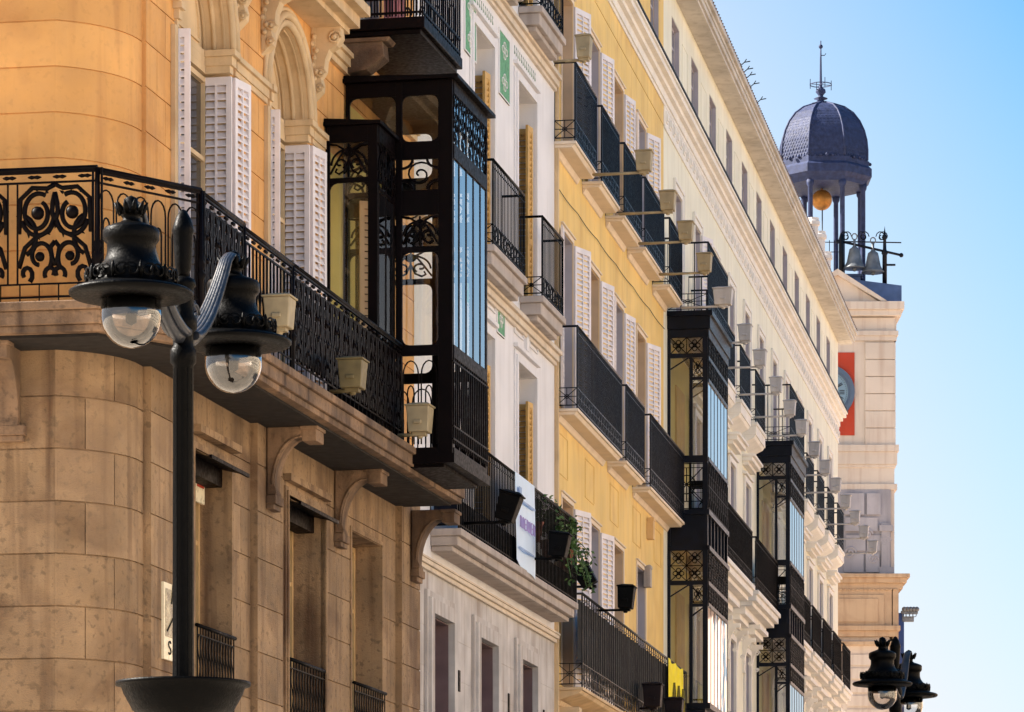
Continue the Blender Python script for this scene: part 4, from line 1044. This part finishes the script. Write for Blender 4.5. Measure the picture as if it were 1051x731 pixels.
# relief panels below, entablature with scrolls, side crest
mb = MB()
mb.box(xl, tx(914), -.12, .1, tz(590), tz(503))
rnd = random.Random(5)
for y0, y1 in ((507, 529), (532, 546), (550, 566), (569, 588)):
    for x0, x1 in ((866, 886), (888, 902)):
        q = rnd.uniform(-2, 2); mb.box(tx(x0+q), tx(x1+q), -.18-rnd.random()*.06, -.119, tz(y1), tz(y0))
mb.box(tx(904), tx(913), -.24, .2, tz(588), tz(538)); mb.box(tx(902), tx(916), -.3, .2, tz(546), tz(540)); mb.box(tx(902), tx(917), -.3, .2, tz(590), tz(583))
for cx_, cy_, r_ in ((890, 549, .2), (872, 568, .24), (908, 556, .22), (896, 575, .2), (878, 531, .16)):
    mb.tube([(tx(cx_)+r_*(1-i/20)*cos(i*.6), -.2, tz(cy_)+r_*(1-i/20)*sin(i*.6)) for i in range(18)], .05, 5)
tp('carved_shield', mb.mesh('shield', M['tower_grey'], .03))
mb = MB()
for y0, y1, e in ((591, 595, .45), (595, 600, .34), (600, 606, .2)): mb.box(xl, tx(920)+e, -e-.3, D2, tz(y1)+.001, tz(y0))
n = 16
for i in range(n): mb.box(tx(852)+i*.16, tx(852)+i*.16+.09, -.58, -.3, tz(606)-.06, tz(606)-.001)
mb.box(xl, tx(914), -.5, D2, tz(655), tz(606)+.001); mb.box(xl, tx(906), -.56, -.49, tz(644), tz(612)); mb.box(xl, tx(900), -.6, -.55, tz(640), tz(616))
for y0, y1, e in ((644, 649, .2), (649, 655, .1), (660, 664, .15)): mb.box(xl, tx(917)+e, -.5-e, D2, tz(y1), tz(y0))
mb.box(tx(915), tx(921), -.5, D2, -1.69, tz(606))
tp('entablature', mb.mesh('entab', M['tower_warm'], .015))
mb = MB(); mb.box(xl, tx(912), -.4, D2-.01, -1.69, tz(655)-.002)
for i in range(9): mb.box(tx(868), tx(908), -.47, -.39, tz(684+i*14), tz(673+i*14))
tp('lower_wall', mb.mesh('lower', M['tower'], .015))
mb = MB(); mb.box(tx(923), tx(929), .4, 4, -1.69, tz(628)); tp('blue_pilaster', mb.mesh('bp', M['blue']))
mb = MB(); mb.box(tx(926), tx(943), .3, .6, tz(629), tz(626)); mb.box(tx(927), tx(939), .35, .55, tz(637), tz(632))
for i in range(4): mb.tube([(tx(929+i*3.5)+.07*cos(j*.7), .3, tz(630.5)+.07*sin(j*.7)) for j in range(10)], .02, 4); 
for i in range(5): mb.ball((tx(929+i*3.2), .3, tz(624.5)), .1, 8, 6)
tp('crest', mb.mesh('crest', M['bronze']))
# turret
DY = 2.5; tcx, tcy = tx(845), 2.5
mb = MB()
rc = 1.62
for k in range(8):
    a = pi/8+k*pi/4; x, y = tcx+rc*cos(a), tcy+rc*sin(a)
    mb.lathe([(.12, tz(306)), (.12, tz(300)), (.10, tz(298)), (.095, tz(200)), (.14, tz(198)), (.16, tz(193))], 8, (x, y, 0))
tp('turret_column', mb.mesh('cols', M['dome']))
mb = MB(); mb.T = Matrix.Translation((tcx, tcy, 0)) @ Matrix.Rotation(pi/8, 4, 'Z')
mb.lathe([(1.5, tz(194)), (1.75, tz(194)), (1.8, tz(190)), (1.98, tz(186)), (1.98, tz(178)), (1.86, tz(175)), (1.86, tz(170))], 8, sm=False)
for i in range(48):
    a = 2*pi*i/48; rr = 1.87*cos(pi/8)/cos(((a+pi/8) % (pi/4))-pi/8) if True else 1.8
    mb.ball((rr*cos(a)*.98, rr*sin(a)*.98, tz(169)), .07, 6, 4)
tp('turret_cornice', mb.mesh('tc', M['dome']))
mb = MB(); mb.T = Matrix.Translation((tcx, tcy, 0)) @ Matrix.Rotation(pi/8, 4, 'Z')
prof = [(1.80, 169), (1.80, 158), (1.76, 148), (1.66, 138), (1.48, 128), (1.22, 119), (.86, 112), (.45, 108), (.2, 106)]
mb.lathe([(r, tz(y)) for r, y in prof], 8, sm=False)
for r0, y0 in [(r, y) for r, y in prof[:0]]: pass
for k in range(8):
    a = k*pi/4; mb.tube([(r*cos(a), r*sin(a), tz(y)) for r, y in prof], .045, 5)
dm = tp('dome', mb.mesh('dome', M['dome']))
mb = MB(); mb.T = Matrix.Translation((tcx, tcy, 0)) @ Matrix.Rotation(pi/8, 4, 'Z')   # lead scales
for k in range(8):
    a0, a1 = k*pi/4, (k+1)*pi/4
    for j in range(22):
        t = j/22*(len(prof)-2); i = int(t); f = t-i
        r = prof[i][0]*(1-f)+prof[i+1][0]*f+.012; z = tz(prof[i][1]*(1-f)+prof[i+1][1]*f)
        A = Vector((r*cos(a0), r*sin(a0), z)); B = Vector((r*cos(a1), r*sin(a1), z)); n = max(2, int((B-A).length/.13))
        r2 = prof[i][0]*(1-max(0, f-.2))+prof[i+1][0]*max(0, f-.2)
        for q in range(n):
            o = .5*(j % 2)
            if q+o+1 > n: continue
            p0 = A.lerp(B, (q+o+.06)/n); p1 = A.lerp(B, (q+o+.94)/n); pm = A.lerp(B, (q+o+.5)/n)-Vector((0, 0, .10)); nn = Vector(((A+B).x, (A+B).y, 0)).normalized()
            mb.face([p0, p1, pm+nn*.018])
link('scales', mb.mesh('scales', M['dome']), dm)
mb = MB()
mb.lathe([(.3, tz(108)), (.42, tz(107)), (.2, tz(105)), (.12, tz(103)), (.28, tz(101.5)), (.1, tz(99.5)), (.1, tz(98)), (.2, tz(95)), (.18, tz(92)), (.06, tz(90)), (.05, tz(84)), (.035, tz(60)), (.02, tz(42))], 10, (tcx-.1, tcy, 0))
mb.ball((tcx-.1, tcy, tz(48)), .085, 8, 6)
mb.tube([(tcx-.1+.42*cos(2*pi*i/24), tcy+.42*sin(2*pi*i/24), tz(87)) for i in range(24)], .02, 4, True)
for a in range(4): mb.tube([(tcx-.1, tcy, tz(87)), (tcx-.1+.46*cos(a*pi/2+.3), tcy+.46*sin(a*pi/2+.3), tz(87))], .015, 4); mb.tube([(tcx-.1+.44*cos(a*pi/2+.3), tcy+.44*sin(a*pi/2+.3), tz(92)), (tcx-.1+.44*cos(a*pi/2+.3), tcy+.44*sin(a*pi/2+.3), tz(82))], .018, 4)
mb.tube([(tcx-.1, tcy, tz(57)), (tcx+.05, tcy, tz(57)), (tcx+.1, tcy, tz(55))], .02, 4)
tp('finial', mb.mesh('finial', M['dome']))
mb = MB(); mb.ball((tx(843.5), tcy, tz(205.5)), .40, 24, 16); mb.tube([(tx(843.5), tcy, tz(195)), (tx(843.5), tcy, tz(188))], .05, 6); gb = tp('gilded_ball', mb.mesh('ball', M['gold']))
mb = MB(); mb.tube([(tx(844), tcy, tz(214)), (tx(844), tcy, tz(290))], .025, 5); link('rod', mb.mesh('rod', M['iron_blue']), gb)
DY = .9
mb = MB()
mb.tube([(tx(864), .9, tz(248)), (tx(925), .9, tz(262))], .05, 5); mb.tube([(tx(864), .9, tz(248)), (tx(926), 1.3, tz(247))], .03, 4)
mb.lathe([(.09, tz(306)), (.09, tz(262)), (.13, tz(260)), (.07, tz(256)), (.06, tz(246)), (.12, tz(244)), (.04, tz(240)), (.0001, tz(232))], 8, (tx(908), .9, 0))
mb.lathe([(.1, tz(306)), (.1, tz(245)), (.05, tz(240))], 8, (tx(863.5), .9, 0))
for px in (860, 925): mb.ball((tx(px), .9, tz(248 if px < 900 else 262)), .09, 7, 5)
mb.tube([(tx(908), .9, tz(272)), (tx(919), .9, tz(272))], .05, 4)
for cx_ in (868, 886, 905):
    for sg in (-1, 1): mb.tube([(tx(cx_+sg*(1+5*(1-i/16)*cos(i*.6))), .9, tz(243+sg*0-6*(1-i/16)*sin(i*.6))) for i in range(15)], .025, 4)
bf = tp('bell_frame', mb.mesh('bf', M['iron_blue']))
for px, py in ((877, 276), (896, 280)):
    mb = MB(); mb.lathe([(.46, tz(py)), (.40, tz(py-2)), (.30, tz(py-7)), (.24, tz(py-15)), (.20, tz(py-20)), (.1, tz(py-22)), (.05, tz(py-24)), (.05, tz(py-30))], 16, (tx(px), .9, 0))
    mb.tube([(tx(px)+.1*cos(2*pi*i/10), .9, tz(py-33)+.12*sin(2*pi*i/10)) for i in range(10)], .03, 4, True); mb.ball((tx(px), .9, tz(py+.5)), .09, 8, 6)
    tp('bell', mb.mesh('bell', M['bronze']))
mb = MB()
for z in (252, 262, 283): mb.tube([(tx(845), .3, tz(z)), (tx(860), .3, tz(z))], .02, 4)
for px in (845, 850, 855, 860): mb.tube([(tx(px), .3, tz(250)), (tx(px), .3, tz(306))], .02, 4)
tp('roof_railing', mb.mesh('rr', M['iron_blue']))
mb = MB(); mb.box(tx(868), tx(884), 1.2, 2.6, tz(306), tz(282)); mb.box(tx(866), tx(886), 1.1, 2.7, tz(282), tz(280)); tp('lantern_base', mb.mesh('lb', M['zinc']))

for k, (px, py) in enumerate(((772, 70), (776, 77), (780, 83), (783, 92), (790, 108))):   # short wire spikes on the gutter
    Yk_ = 21.2*F/(HY-py); mb = MB(); s_ = (Yk_-FK.Y0)/FK.u[1]
    mb.tube([(.5, s_, 21.2), (.62, s_, 21.30), (.74, s_+.05, 21.33)], .012, 4); mb.tube([(.62, s_, 21.3), (.66, s_+.05, 21.38)], .01, 4)
    part(kb, 'gutter_spike', mb.mesh('spike', M['iron']))
# chimneys and spikes behind the eave
ch = None
for i, (px, py) in enumerate(((834.5, 224), (841.5, 238), (847.5, 259))):
    y = 112.5+i*1.2; X = (px-CX)/F*y; Z = (HY-py)*y/F
    mb = MB(); mb.lathe([(.15, -2.8), (.15, -.25), (.20, -.2), (.20, -.1), (.17, -.07), (.17, 0)], 10, sm=False); 
    o = link('chimney_pot', mb.mesh('chimney', M['chimney']), None, (X, y, Z)); tag(o, ('topmost', 'middle', 'lowest')[i]+' of the three white chimney pots showing over the eave beside the tower', 'chimney', 'chimney pots behind the eave')

# ================================================================== STREET LAMPS
def street_lamp(P, label):
    r0 = thing('street_lamp', label, 'street lamp', P, 0, 'double lantern street lamps')
    z = lambda h: h+EYE
    mb = MB()
    mb.lathe([(.24, 0), (.24, .3), (.2, .34), (.17, 1.0), (.12, 1.2), (.075, 1.4), (.07, z(2.2)), (.067, z(4.4)), (.085, z(4.42)), (.085, z(4.5)), (.066, z(4.53)), (.068, z(4.62)), (.09, z(4.64)), (.09, z(4.70)), (.072, z(4.74)), (.066, z(4.9)), (.085, z(4.92)), (.075, z(4.96)), (.04, z(4.98))], 20)
    for k in range(12):
        a = k*pi/6; mb.tube([(.064*cos(a), .064*sin(a), z(2.3)), (.061*cos(a), .061*sin(a), z(4.38))], .008, 4)
    link('post', mb.mesh('post', M['lamp']), r0)
    mb = MB(); mb.lathe([(.035, z(4.97)), (.04, z(5.0)), (.052, z(5.03)), (.062, z(5.15)), (.066, z(5.25)), (.074, z(5.28)), (.066, z(5.31)), (.05, z(5.36)), (.02, z(5.41)), (.001, z(5.42))], 14); link('finial', mb.mesh('finial', M['lamp']), r0)
    mb = MB(); hb = 2.33; mb.lathe([(.07, z(hb-.30)), (.2, z(hb-.27)), (.33, z(hb-.17)), (.39, z(hb-.06)), (.405, z(hb-.015)), (.44, z(hb-.01)), (.44, z(hb+.012)), (.38, z(hb+.012)), (.36, z(hb-.08)), (.1, z(hb-.2))], 40); link('bowl', mb.mesh('bowl', M['lamp']), r0)
    for k, (ox, oy) in enumerate(((-.255, -.85), (.265, .85))):
        la = Vector((ox, oy, 0)); u = la.normalized(); L = la.length; hr = 4.705
        mb = MB()
        pts = []
        for i in range(15):                                     # ribbed swan arm
            t = i/14
            pts.append((t, 4.60+.62*t**1.7))
        path = [(u.x*(.06+(L-.2)*t), u.y*(.06+(L-.2)*t), z(hz)) for t, hz in pts]
        path += [(u.x*(L-.07), u.y*(L-.07), z(5.27)), (u.x*L, u.y*L, z(5.28)), (u.x*(L+.02), u.y*(L+.02), z(5.22))]
        for off in (-.8, -.4, 0, .4, .8):
            mb.tube([(x-u.y*off*(.075-.045*i/16)+u.x*.0, y+u.x*off*(.075-.045*i/16), q+.012*(1-off*off)) for i, (x, y, q) in enumerate(path)], [.03-.012*i/16 for i in range(len(path))], 8)
        mb.tube([(x, y, q-.025) for x, y, q in path[:-2]], [.045-.02*i/15 for i in range(len(path)-2)], 6)
        mb.tube([(u.x*(.1+.08*cos(i*.5)*(1-i/16)+.1), u.y*(.1+.08*cos(i*.5)*(1-i/16)+.1), z(4.78)+.07*sin(i*.5)*(1-i/16)) for i in range(14)], .012, 5)
        link('arm', mb.mesh('arm', M['lamp_arm']), r0)
        c = (ox, oy, z(hr))
        mb = MB()
        mb.lathe([(.0001, -.01), (.15, -.02), (.19, -.035), (.30, -.03), (.375, -.02), (.392, -.005), (.392, .01), (.375, .022), (.30, .042), (.275, .055), (.268, .08), (.27, .115), (.262, .135), (.22, .155), (.19, .18), (.165, .215), (.152, .26), (.152, .31), (.17, .33), (.178, .345), (.178, .395), (.168, .41), (.12, .43), (.075, .445), (.055, .46), (.055, .49), (.075, .50), (.078, .515), (.05, .53), (.04, .6), (.0001, .62)], 40, c)
        for i in range(10):                                     # crown of leaves under the hook
            a = 2*pi*i/10
            mb.tube([(c[0]+.06*cos(a), c[1]+.06*sin(a), c[2]+.50), (c[0]+.085*cos(a), c[1]+.085*sin(a), c[2]+.54), (c[0]+.105*cos(a), c[1]+.105*sin(a), c[2]+.575)], [.022, .018, .004], 5)
        for i in range(10):                                     # scroll cresting round the shade
            a = 2*pi*i/10
            f = lambda t, q: (c[0]+(.282)*cos(a+t/.282), c[1]+(.282)*sin(a+t/.282), c[2]+q)
            mb.tube([f(.06*(1-j/14)*cos(j*.6)+.055, .10+.055*(1-j/14)*sin(j*.6)) for j in range(12)], .007, 4); mb.tube([f(-.06*(1-j/14)*cos(j*.6)-.055, .10+.055*(1-j/14)*sin(j*.6)) for j in range(12)], .007, 4)
            mb.tube([f(0, .06), f(0, .11), f(0, .14), f(0, .16)], [.01, .016, .012, .004], 5)
        ln = link('lantern', mb.mesh('lantern', M['lamp']), r0)
        mb = MB(); mb.lathe([(.19, -.04), (.192, -.14)]+[(.192*cos(i*pi/2/10), -.14-.2*sin(i*pi/2/10)) for i in range(1, 11)], 32, c); me = mb.mesh('globe', M['globe']); link('globe', me, ln)
        mb = MB(); mb.lathe([(.15, -.036), (.15, -.1), (.13, -.115), (.0001, -.115)], 20, c); mb.lathe([(.02, -.115), (.035, -.14), (.035, -.18), (.0001, -.2)], 10, c); link('socket', mb.mesh('socket', M['iron']), ln)
    return r0
lp = street_lamp(((188-CX)/F*25.35, 25.35, -EYE), 'big near lamp with two hanging globe lanterns in front of the orange corner building')
lp2 = dup(lp, ((919-CX)/F*52.0, 52.0, -EYE), None, 'distant lamp with two globe lanterns at the bottom right against the sky', 'double lantern street lamps')

# ================================================================== FLOODLIGHTS on arms
def flood(m, w=.27, h=.37, d=.28, reach=1.15, arm_m=None, start=.34, tilt=0., kb_=None):
    """origin on the wall plane; x out, z up; arm at z=0, box standing at its end"""
    k = ('fl', m.name, w, h, d, reach, start, tilt)
    if k in _c: return _c[k]
    mb = MB(); x0 = reach-w/2
    mb.T = Matrix.Translation((reach, 0, 0)) @ Matrix.Rotation(tilt, 4, 'Y') @ Matrix.Translation((-reach, 0, 0))
    a, b = w*.42, w/2; e, f = d*.42, d/2
    lo = [(reach-a, -e, .02), (reach+a, -e, .02), (reach+a, e, .02), (reach-a, e, .02)]; hi = [(reach-b, -f, h*.88), (reach+b, -f, h*.88), (reach+b, f, h*.88), (reach-b, f, h*.88)]
    i0 = [mb.av(p) for p in lo]; i1 = [mb.av(p) for p in hi]
    mb.f += [i0[::-1], i1]+[[i0[i], i0[(i+1) % 4], i1[(i+1) % 4], i1[i]] for i in range(4)]; mb.sm += [False]*6
    mb.box(reach-b-.018, reach+b+.018, -f-.018, f+.018, h*.88+.001, h*.94)
    i2 = [mb.av(p) for p in ((reach-b, -f, h*.941), (reach+b, -f, h*.941), (reach+b, f, h*.941), (reach-b, f, h*.941))]; i3 = [mb.av(p) for p in ((reach-b*.5, -f*.6, h), (reach+b*.8, -f*.6, h), (reach+b*.8, f*.6, h), (reach-b*.5, f*.6, h))]
    mb.f += [i3]+[[i2[i], i2[(i+1) % 4], i3[(i+1) % 4], i3[i]] for i in range(4)]; mb.sm += [False]*5
    mb.box(reach-.05, reach+.05, -e-.035, -e-.005, h*.3, h*.42)
    A = MB(); A.tube([(start, 0, 0), (reach+w*.2, 0, 0)], .022, 5); A.tube([(start, .12, -.0), (reach, .0, -.01)], .012, 4); A.box(reach-.08, reach+.08, -.06, .06, -.02, .019); A.lathe([(.03, -.05), (.045, -.02), (.02, .01)], 6, (reach, 0, 0))
    _c[k] = (mb.mesh('housing', m, .012), A.mesh('arm', arm_m or m)); return _c[k]
def place_flood(fr, s, hz, label, m, group, **kw):
    hm, am = flood(m, **kw); x, y, _ = fr.W(0, s, hz)
    t = thing('floodlight', label, 'floodlight', (x, y, hz), -fr.th, group)
    link('housing', hm, t); link('arm', am, t); return t
WL = FY
ord_ = ['nearest', 'second', 'third', 'fourth', 'fifth']
Ys = [64.35, 67.4, 69.9, 72.7]
for i, y in enumerate(Ys):
    place_flood(FY, (y-FY.Y0)/FY.u[1], 14.32, 'beige floodlight box on an arm, '+ord_[i]+' along the top balconies of the yellow building', M['flood'], 'floodlights on the yellow building', reach=1.2)
words = ['first', 'second', 'third', 'fourth', 'fifth', 'sixth', 'seventh', 'eighth', 'ninth', 'tenth', 'eleventh', 'twelfth', 'thirteenth', 'fourteenth', 'fifteenth']
Yk = [76.0, 79.9, 82.8, 86.2, 89.3, 92.1, 95.5, 98.5, 101.6, 104.7, 107.8, 110.9, 114.2]
for i, y in enumerate(Yk):
    place_flood(FY, (y-FY.Y0)/FY.u[1], 14.32, 'white floodlight box on an arm, '+words[i]+' from the left along the cream building', M['flood_white'], 'white floodlights on the cream building', reach=1.17, w=.27 if i else .38)
place_flood(FW, FW.S(568), FW.H(568, 63), 'beige floodlight box hanging by the top floor of the white building', M['flood'], 'floodlights on the white building', reach=.5, start=.0, w=.24, h=.4)
def fpx(fr, px, py, reach): # wall s so that the box at `reach` sits in column px
    s = fr.S(px, reach); return s, (HY-py)*fr.Y(px, reach)/F
for px, py, lab, mm in ((287, 339, 'beige floodlight box behind the hanging lantern on the corner balcony', 'flood'), (362, 401, 'olive floodlight box in the middle of the corner balcony railing', 'flood_olive'), (431, 446, 'beige floodlight box in front of the large glazed balcony', 'flood')):
    s, h = fpx(FC, px, py, 1.02); place_flood(FC, s, h, lab, M[mm], 'floodlights on the corner balcony', reach=1.02, start=.74, w=.29, h=.38, d=.3)
for px, py, lab, kw in ((517, 536, 'black floodlight box left of the blue banner', dict(reach=.95, start=.4, w=.3, h=.44, tilt=.3)), (572, 573, 'black floodlight box right of the blue banner among the plants', dict(reach=.8, start=.4, w=.3, h=.4, tilt=.15))):
    s, h = fpx(FW, px, py, kw['reach']); place_flood(FW, s, h, lab, M['flood_black'], 'black floodlights on the white building', **kw)
for px, py, lab, kw in ((607, 602, 'tilted black floodlight box over the long yellow-building balcony', dict(reach=.55, start=-.1, w=.3, h=.4, tilt=-.55)), (642, 626, 'upright black floodlight box over the long yellow-building balcony', dict(reach=.85, start=.35, w=.28, h=.42, tilt=.06))):
    s, h = fpx(FY, px, py, kw['reach']); place_flood(FY, s, h, lab, M['flood_black'], 'black floodlights on the yellow building', **kw)
for px, py, lab in ((670, 727, 'dark brown floodlight box left of the yellow cloth'), (692, 741, 'dark brown floodlight box just below the yellow cloth')):
    s, h = fpx(FY, px, py, .65); place_flood(FY, s, h, lab, M['flood_brown'], 'brown floodlights under the yellow cloth', reach=.65, start=.41, w=.34, h=.46)

# ================================================================== BANNER, CLOTH, PLANTS, PLAQUES
def thing_at(fr, name, label, cat, s, d, h, group=None):
    x, y, _ = fr.W(d, s, h); return thing(name, label, cat, (x, y, h), -fr.th, group)
a, b = FW.S(528, .43), FW.S(548, .43); hT = 8.33
bn = thing_at(FW, 'banner', 'pale blue printed banner hanging over the railing of the white building', 'banner', a, .43, 7.0)
mb = MB(); W_ = b-a; n = 8
top = hT-7.0; 
for i in range(n):
    for j in range(10):
        f = lambda u, v: (.025*sin(u*7+v*2)*v+.01, u*W_, top-v*(1.28+.12*u))
        mb.face([f(i/n, j/10), f((i+1)/n, j/10), f((i+1)/n, (j+1)/10), f(i/n, (j+1)/10)], True)
link('cloth', mb.mesh('cloth', M['banner']), bn)
mb = MB(); rnd = random.Random(2)
for i in range(7):                                      # purple lettering, too blurred in the photo to read
    u = .14+i*.11
    for p in ([[(0, 0), (0, 1)], [(0, 1), (1, .9), (.9, 0)]], [[(0, 0), (.5, 1), (1, 0)]], [[(0, 0), (0, 1), (.8, 1)], [(0, .5), (.7, .5)], [(0, 0), (.8, 0)]])[i % 3]:
        mb.tube([(.05, (u+.07*x)*W_, top-.78+.16*y) for x, y in p], .012, 4)
link('lettering', mb.mesh('lettering', M['purple']), bn)
mb = MB(); mb.box(.045, .052, .1*W_, .9*W_, top-.40, top-.37); mb.box(.045, .052, .1*W_, .84*W_, top-1.1, top-1.07); mb.box(.045, .052, .08*W_, .2*W_, top-.32, top-.2)
link('printed_line', mb.mesh('lines', M['bluegrey']), bn)
a, b = FY.S(684.5, .43), FY.S(699.5, .43)
yc = thing_at(FY, 'cloth', 'bright yellow cloth tied over the dark balcony railing', 'cloth', a, .43, 5.72)
mb = MB(); W_ = b-a; n = 16
for i in range(n):
    for j in range(8):
        f = lambda u, v: (.03*sin(u*19)*(.4+v)+.03, u*W_, 1.5-v*1.0-.06*sin(u*pi*2)**2*(1-v))
        mb.face([f(i/n, j/8), f((i+1)/n, j/8), f((i+1)/n, (j+1)/8), f(i/n, (j+1)/8)], True)
link('cloth', mb.mesh('ycloth', M['yellow_cloth']), yc)
for u in (.2, .5, .8):
    mb = MB(); mb.tube([(.085, (u-.07)*W_, .56), (.085, (u-.05)*W_, .86), (.085, u*W_, 1.05), (.085, (u+.05)*W_, .86), (.085, (u+.07)*W_, .56)], .03, 4)
    link('printed_mark', mb.mesh('mark', mat('olive_print', srgb(120, 110, 40), .8)), yc)
# plants behind the rail of the white building
def plant(fr, s, d, h, R_, H_, label, n=420, trail=0., seed=1):
    t = thing_at(fr, 'potted_plant', label, 'plant', s, d, h, 'plants on the white balcony')
    mb = MB(); mb.lathe([(.09, 0), (.14, .26), (.15, .28), (.15, .3), (.12, .3)], 12); link('pot', mb.mesh('pot', M['pot']), t)
    rnd = random.Random(seed); mb = MB(); st_ = MB()
    for k in range(16):
        a = rnd.uniform(0, 2*pi); L = rnd.uniform(.5, 1); tip = Vector((R_*cos(a)*L, R_*sin(a)*L*1.3, .3+H_*rnd.uniform(.5, 1)))
        if rnd.random() < trail: tip = Vector((abs(R_*cos(a))+.2, R_*sin(a)*1.4, .3+H_*.3-rnd.uniform(.2, .8)))
        mid = Vector((tip.x*.4, tip.y*.4, .3+H_*.7)); pts = [Vector((0, 0, .3)).lerp(mid, q).lerp(mid.lerp(tip, q), q) for q in [i/8 for i in range(9)]]
        st_.tube(pts, .008, 4)
        for p in pts[2:]:
            for _ in range(n//120):
                c = p+Vector((rnd.gauss(0, .05), rnd.gauss(0, .05), rnd.gauss(0, .05))); v = Vector((rnd.gauss(0, 1), rnd.gauss(0, 1), rnd.gauss(0, .7)-.3)).normalized()*rnd.uniform(.06, .12)
                w = v.cross(Vector((rnd.gauss(0, 1), rnd.gauss(0, 1), rnd.gauss(0, 1)))).normalized()*.022
                mb.face([c, c+v*.5+w, c+v, c+v*.5-w])
    link('stem', st_.mesh('stem', M['leaf']), t); link('foliage', mb.mesh('foliage', M['leaf']), t)
plant(FW, FW.S(551, .3), .26, 7.62, .16, .4, 'small bright leafy pot plant just right of the blue banner', 300, 0, 3)
plant(FW, FW.S(566, .3), .26, 7.5, .26, .62, 'bushy dark green pot plant in the middle of the white balcony end', 600, .2, 4)
plant(FW, FW.S(580, .3), .3, 7.5, .24, .5, 'trailing green pot plant at the far end of the white balcony', 520, .35, 5)
# ceramic street plaque and house number on the corner building
a = FC.S(165.5); b = FC.S(190)
pq = thing_at(FC, 'street_plaque', 'ceramic tile street plaque with a picture half hidden behind the lamp post', 'plaque', a, .0, FC.H(165.5, 676))
H0 = FC.H(165.5, 597)-FC.H(165.5, 676)
mb = MB(); mb.box(.001, .03, 0, b-a, 0, H0); link('tile', mb.mesh('tile', M['tile']), pq)
mb = MB(); mb.box(.031, .034, .05, b-a-.05, .24, H0-.06); link('picture', mb.mesh('picture', M['tile_pic']), pq)
mb = MB(); fn = lambda x, y: (.036, x, y)
gly = [[(.9, .85), (.6, 1), (.2, .9), (.1, .7), (.3, .55), (.7, .45), (.9, .3), (.8, .08), (.4, 0), (.1, .12)]]
iron(mb, gly, fn, .14, .24, .06, .2, .008, 4)
iron(mb, [arc(.5, .5, .45, 0, 360, 12)], fn, .3, .4, .06, .14, .008, 4); iron(mb, [[(.5, 0), (.5, 1)]], fn, .42, .5, .06, .2, .008, 4)
mb.tube([fn(.1, .3), fn(.3, .45), fn(.5, .42), fn(.7, .55)], .01, 4); mb.tube([fn(.25, .6), fn(.3, .8), fn(.35, .6)], .01, 4)
link('lettering', mb.mesh('lettering', M['iron_brown']), pq)
hn = thing_at(FC, 'number_plate', 'small white number plate with a red top inside the first stone window', 'sign', FC.S(199, -.3), -.30, FC.H(200, 515, -.3))
mb = MB(); mb.box(.0, .03, -.02, .32, 0, .34); link('plate', mb.mesh('plate', M['tile']), hn)
mb = MB(); mb.box(.031, .035, .02, .28, .17, .31); link('red_field', mb.mesh('rf', M['red']), hn)
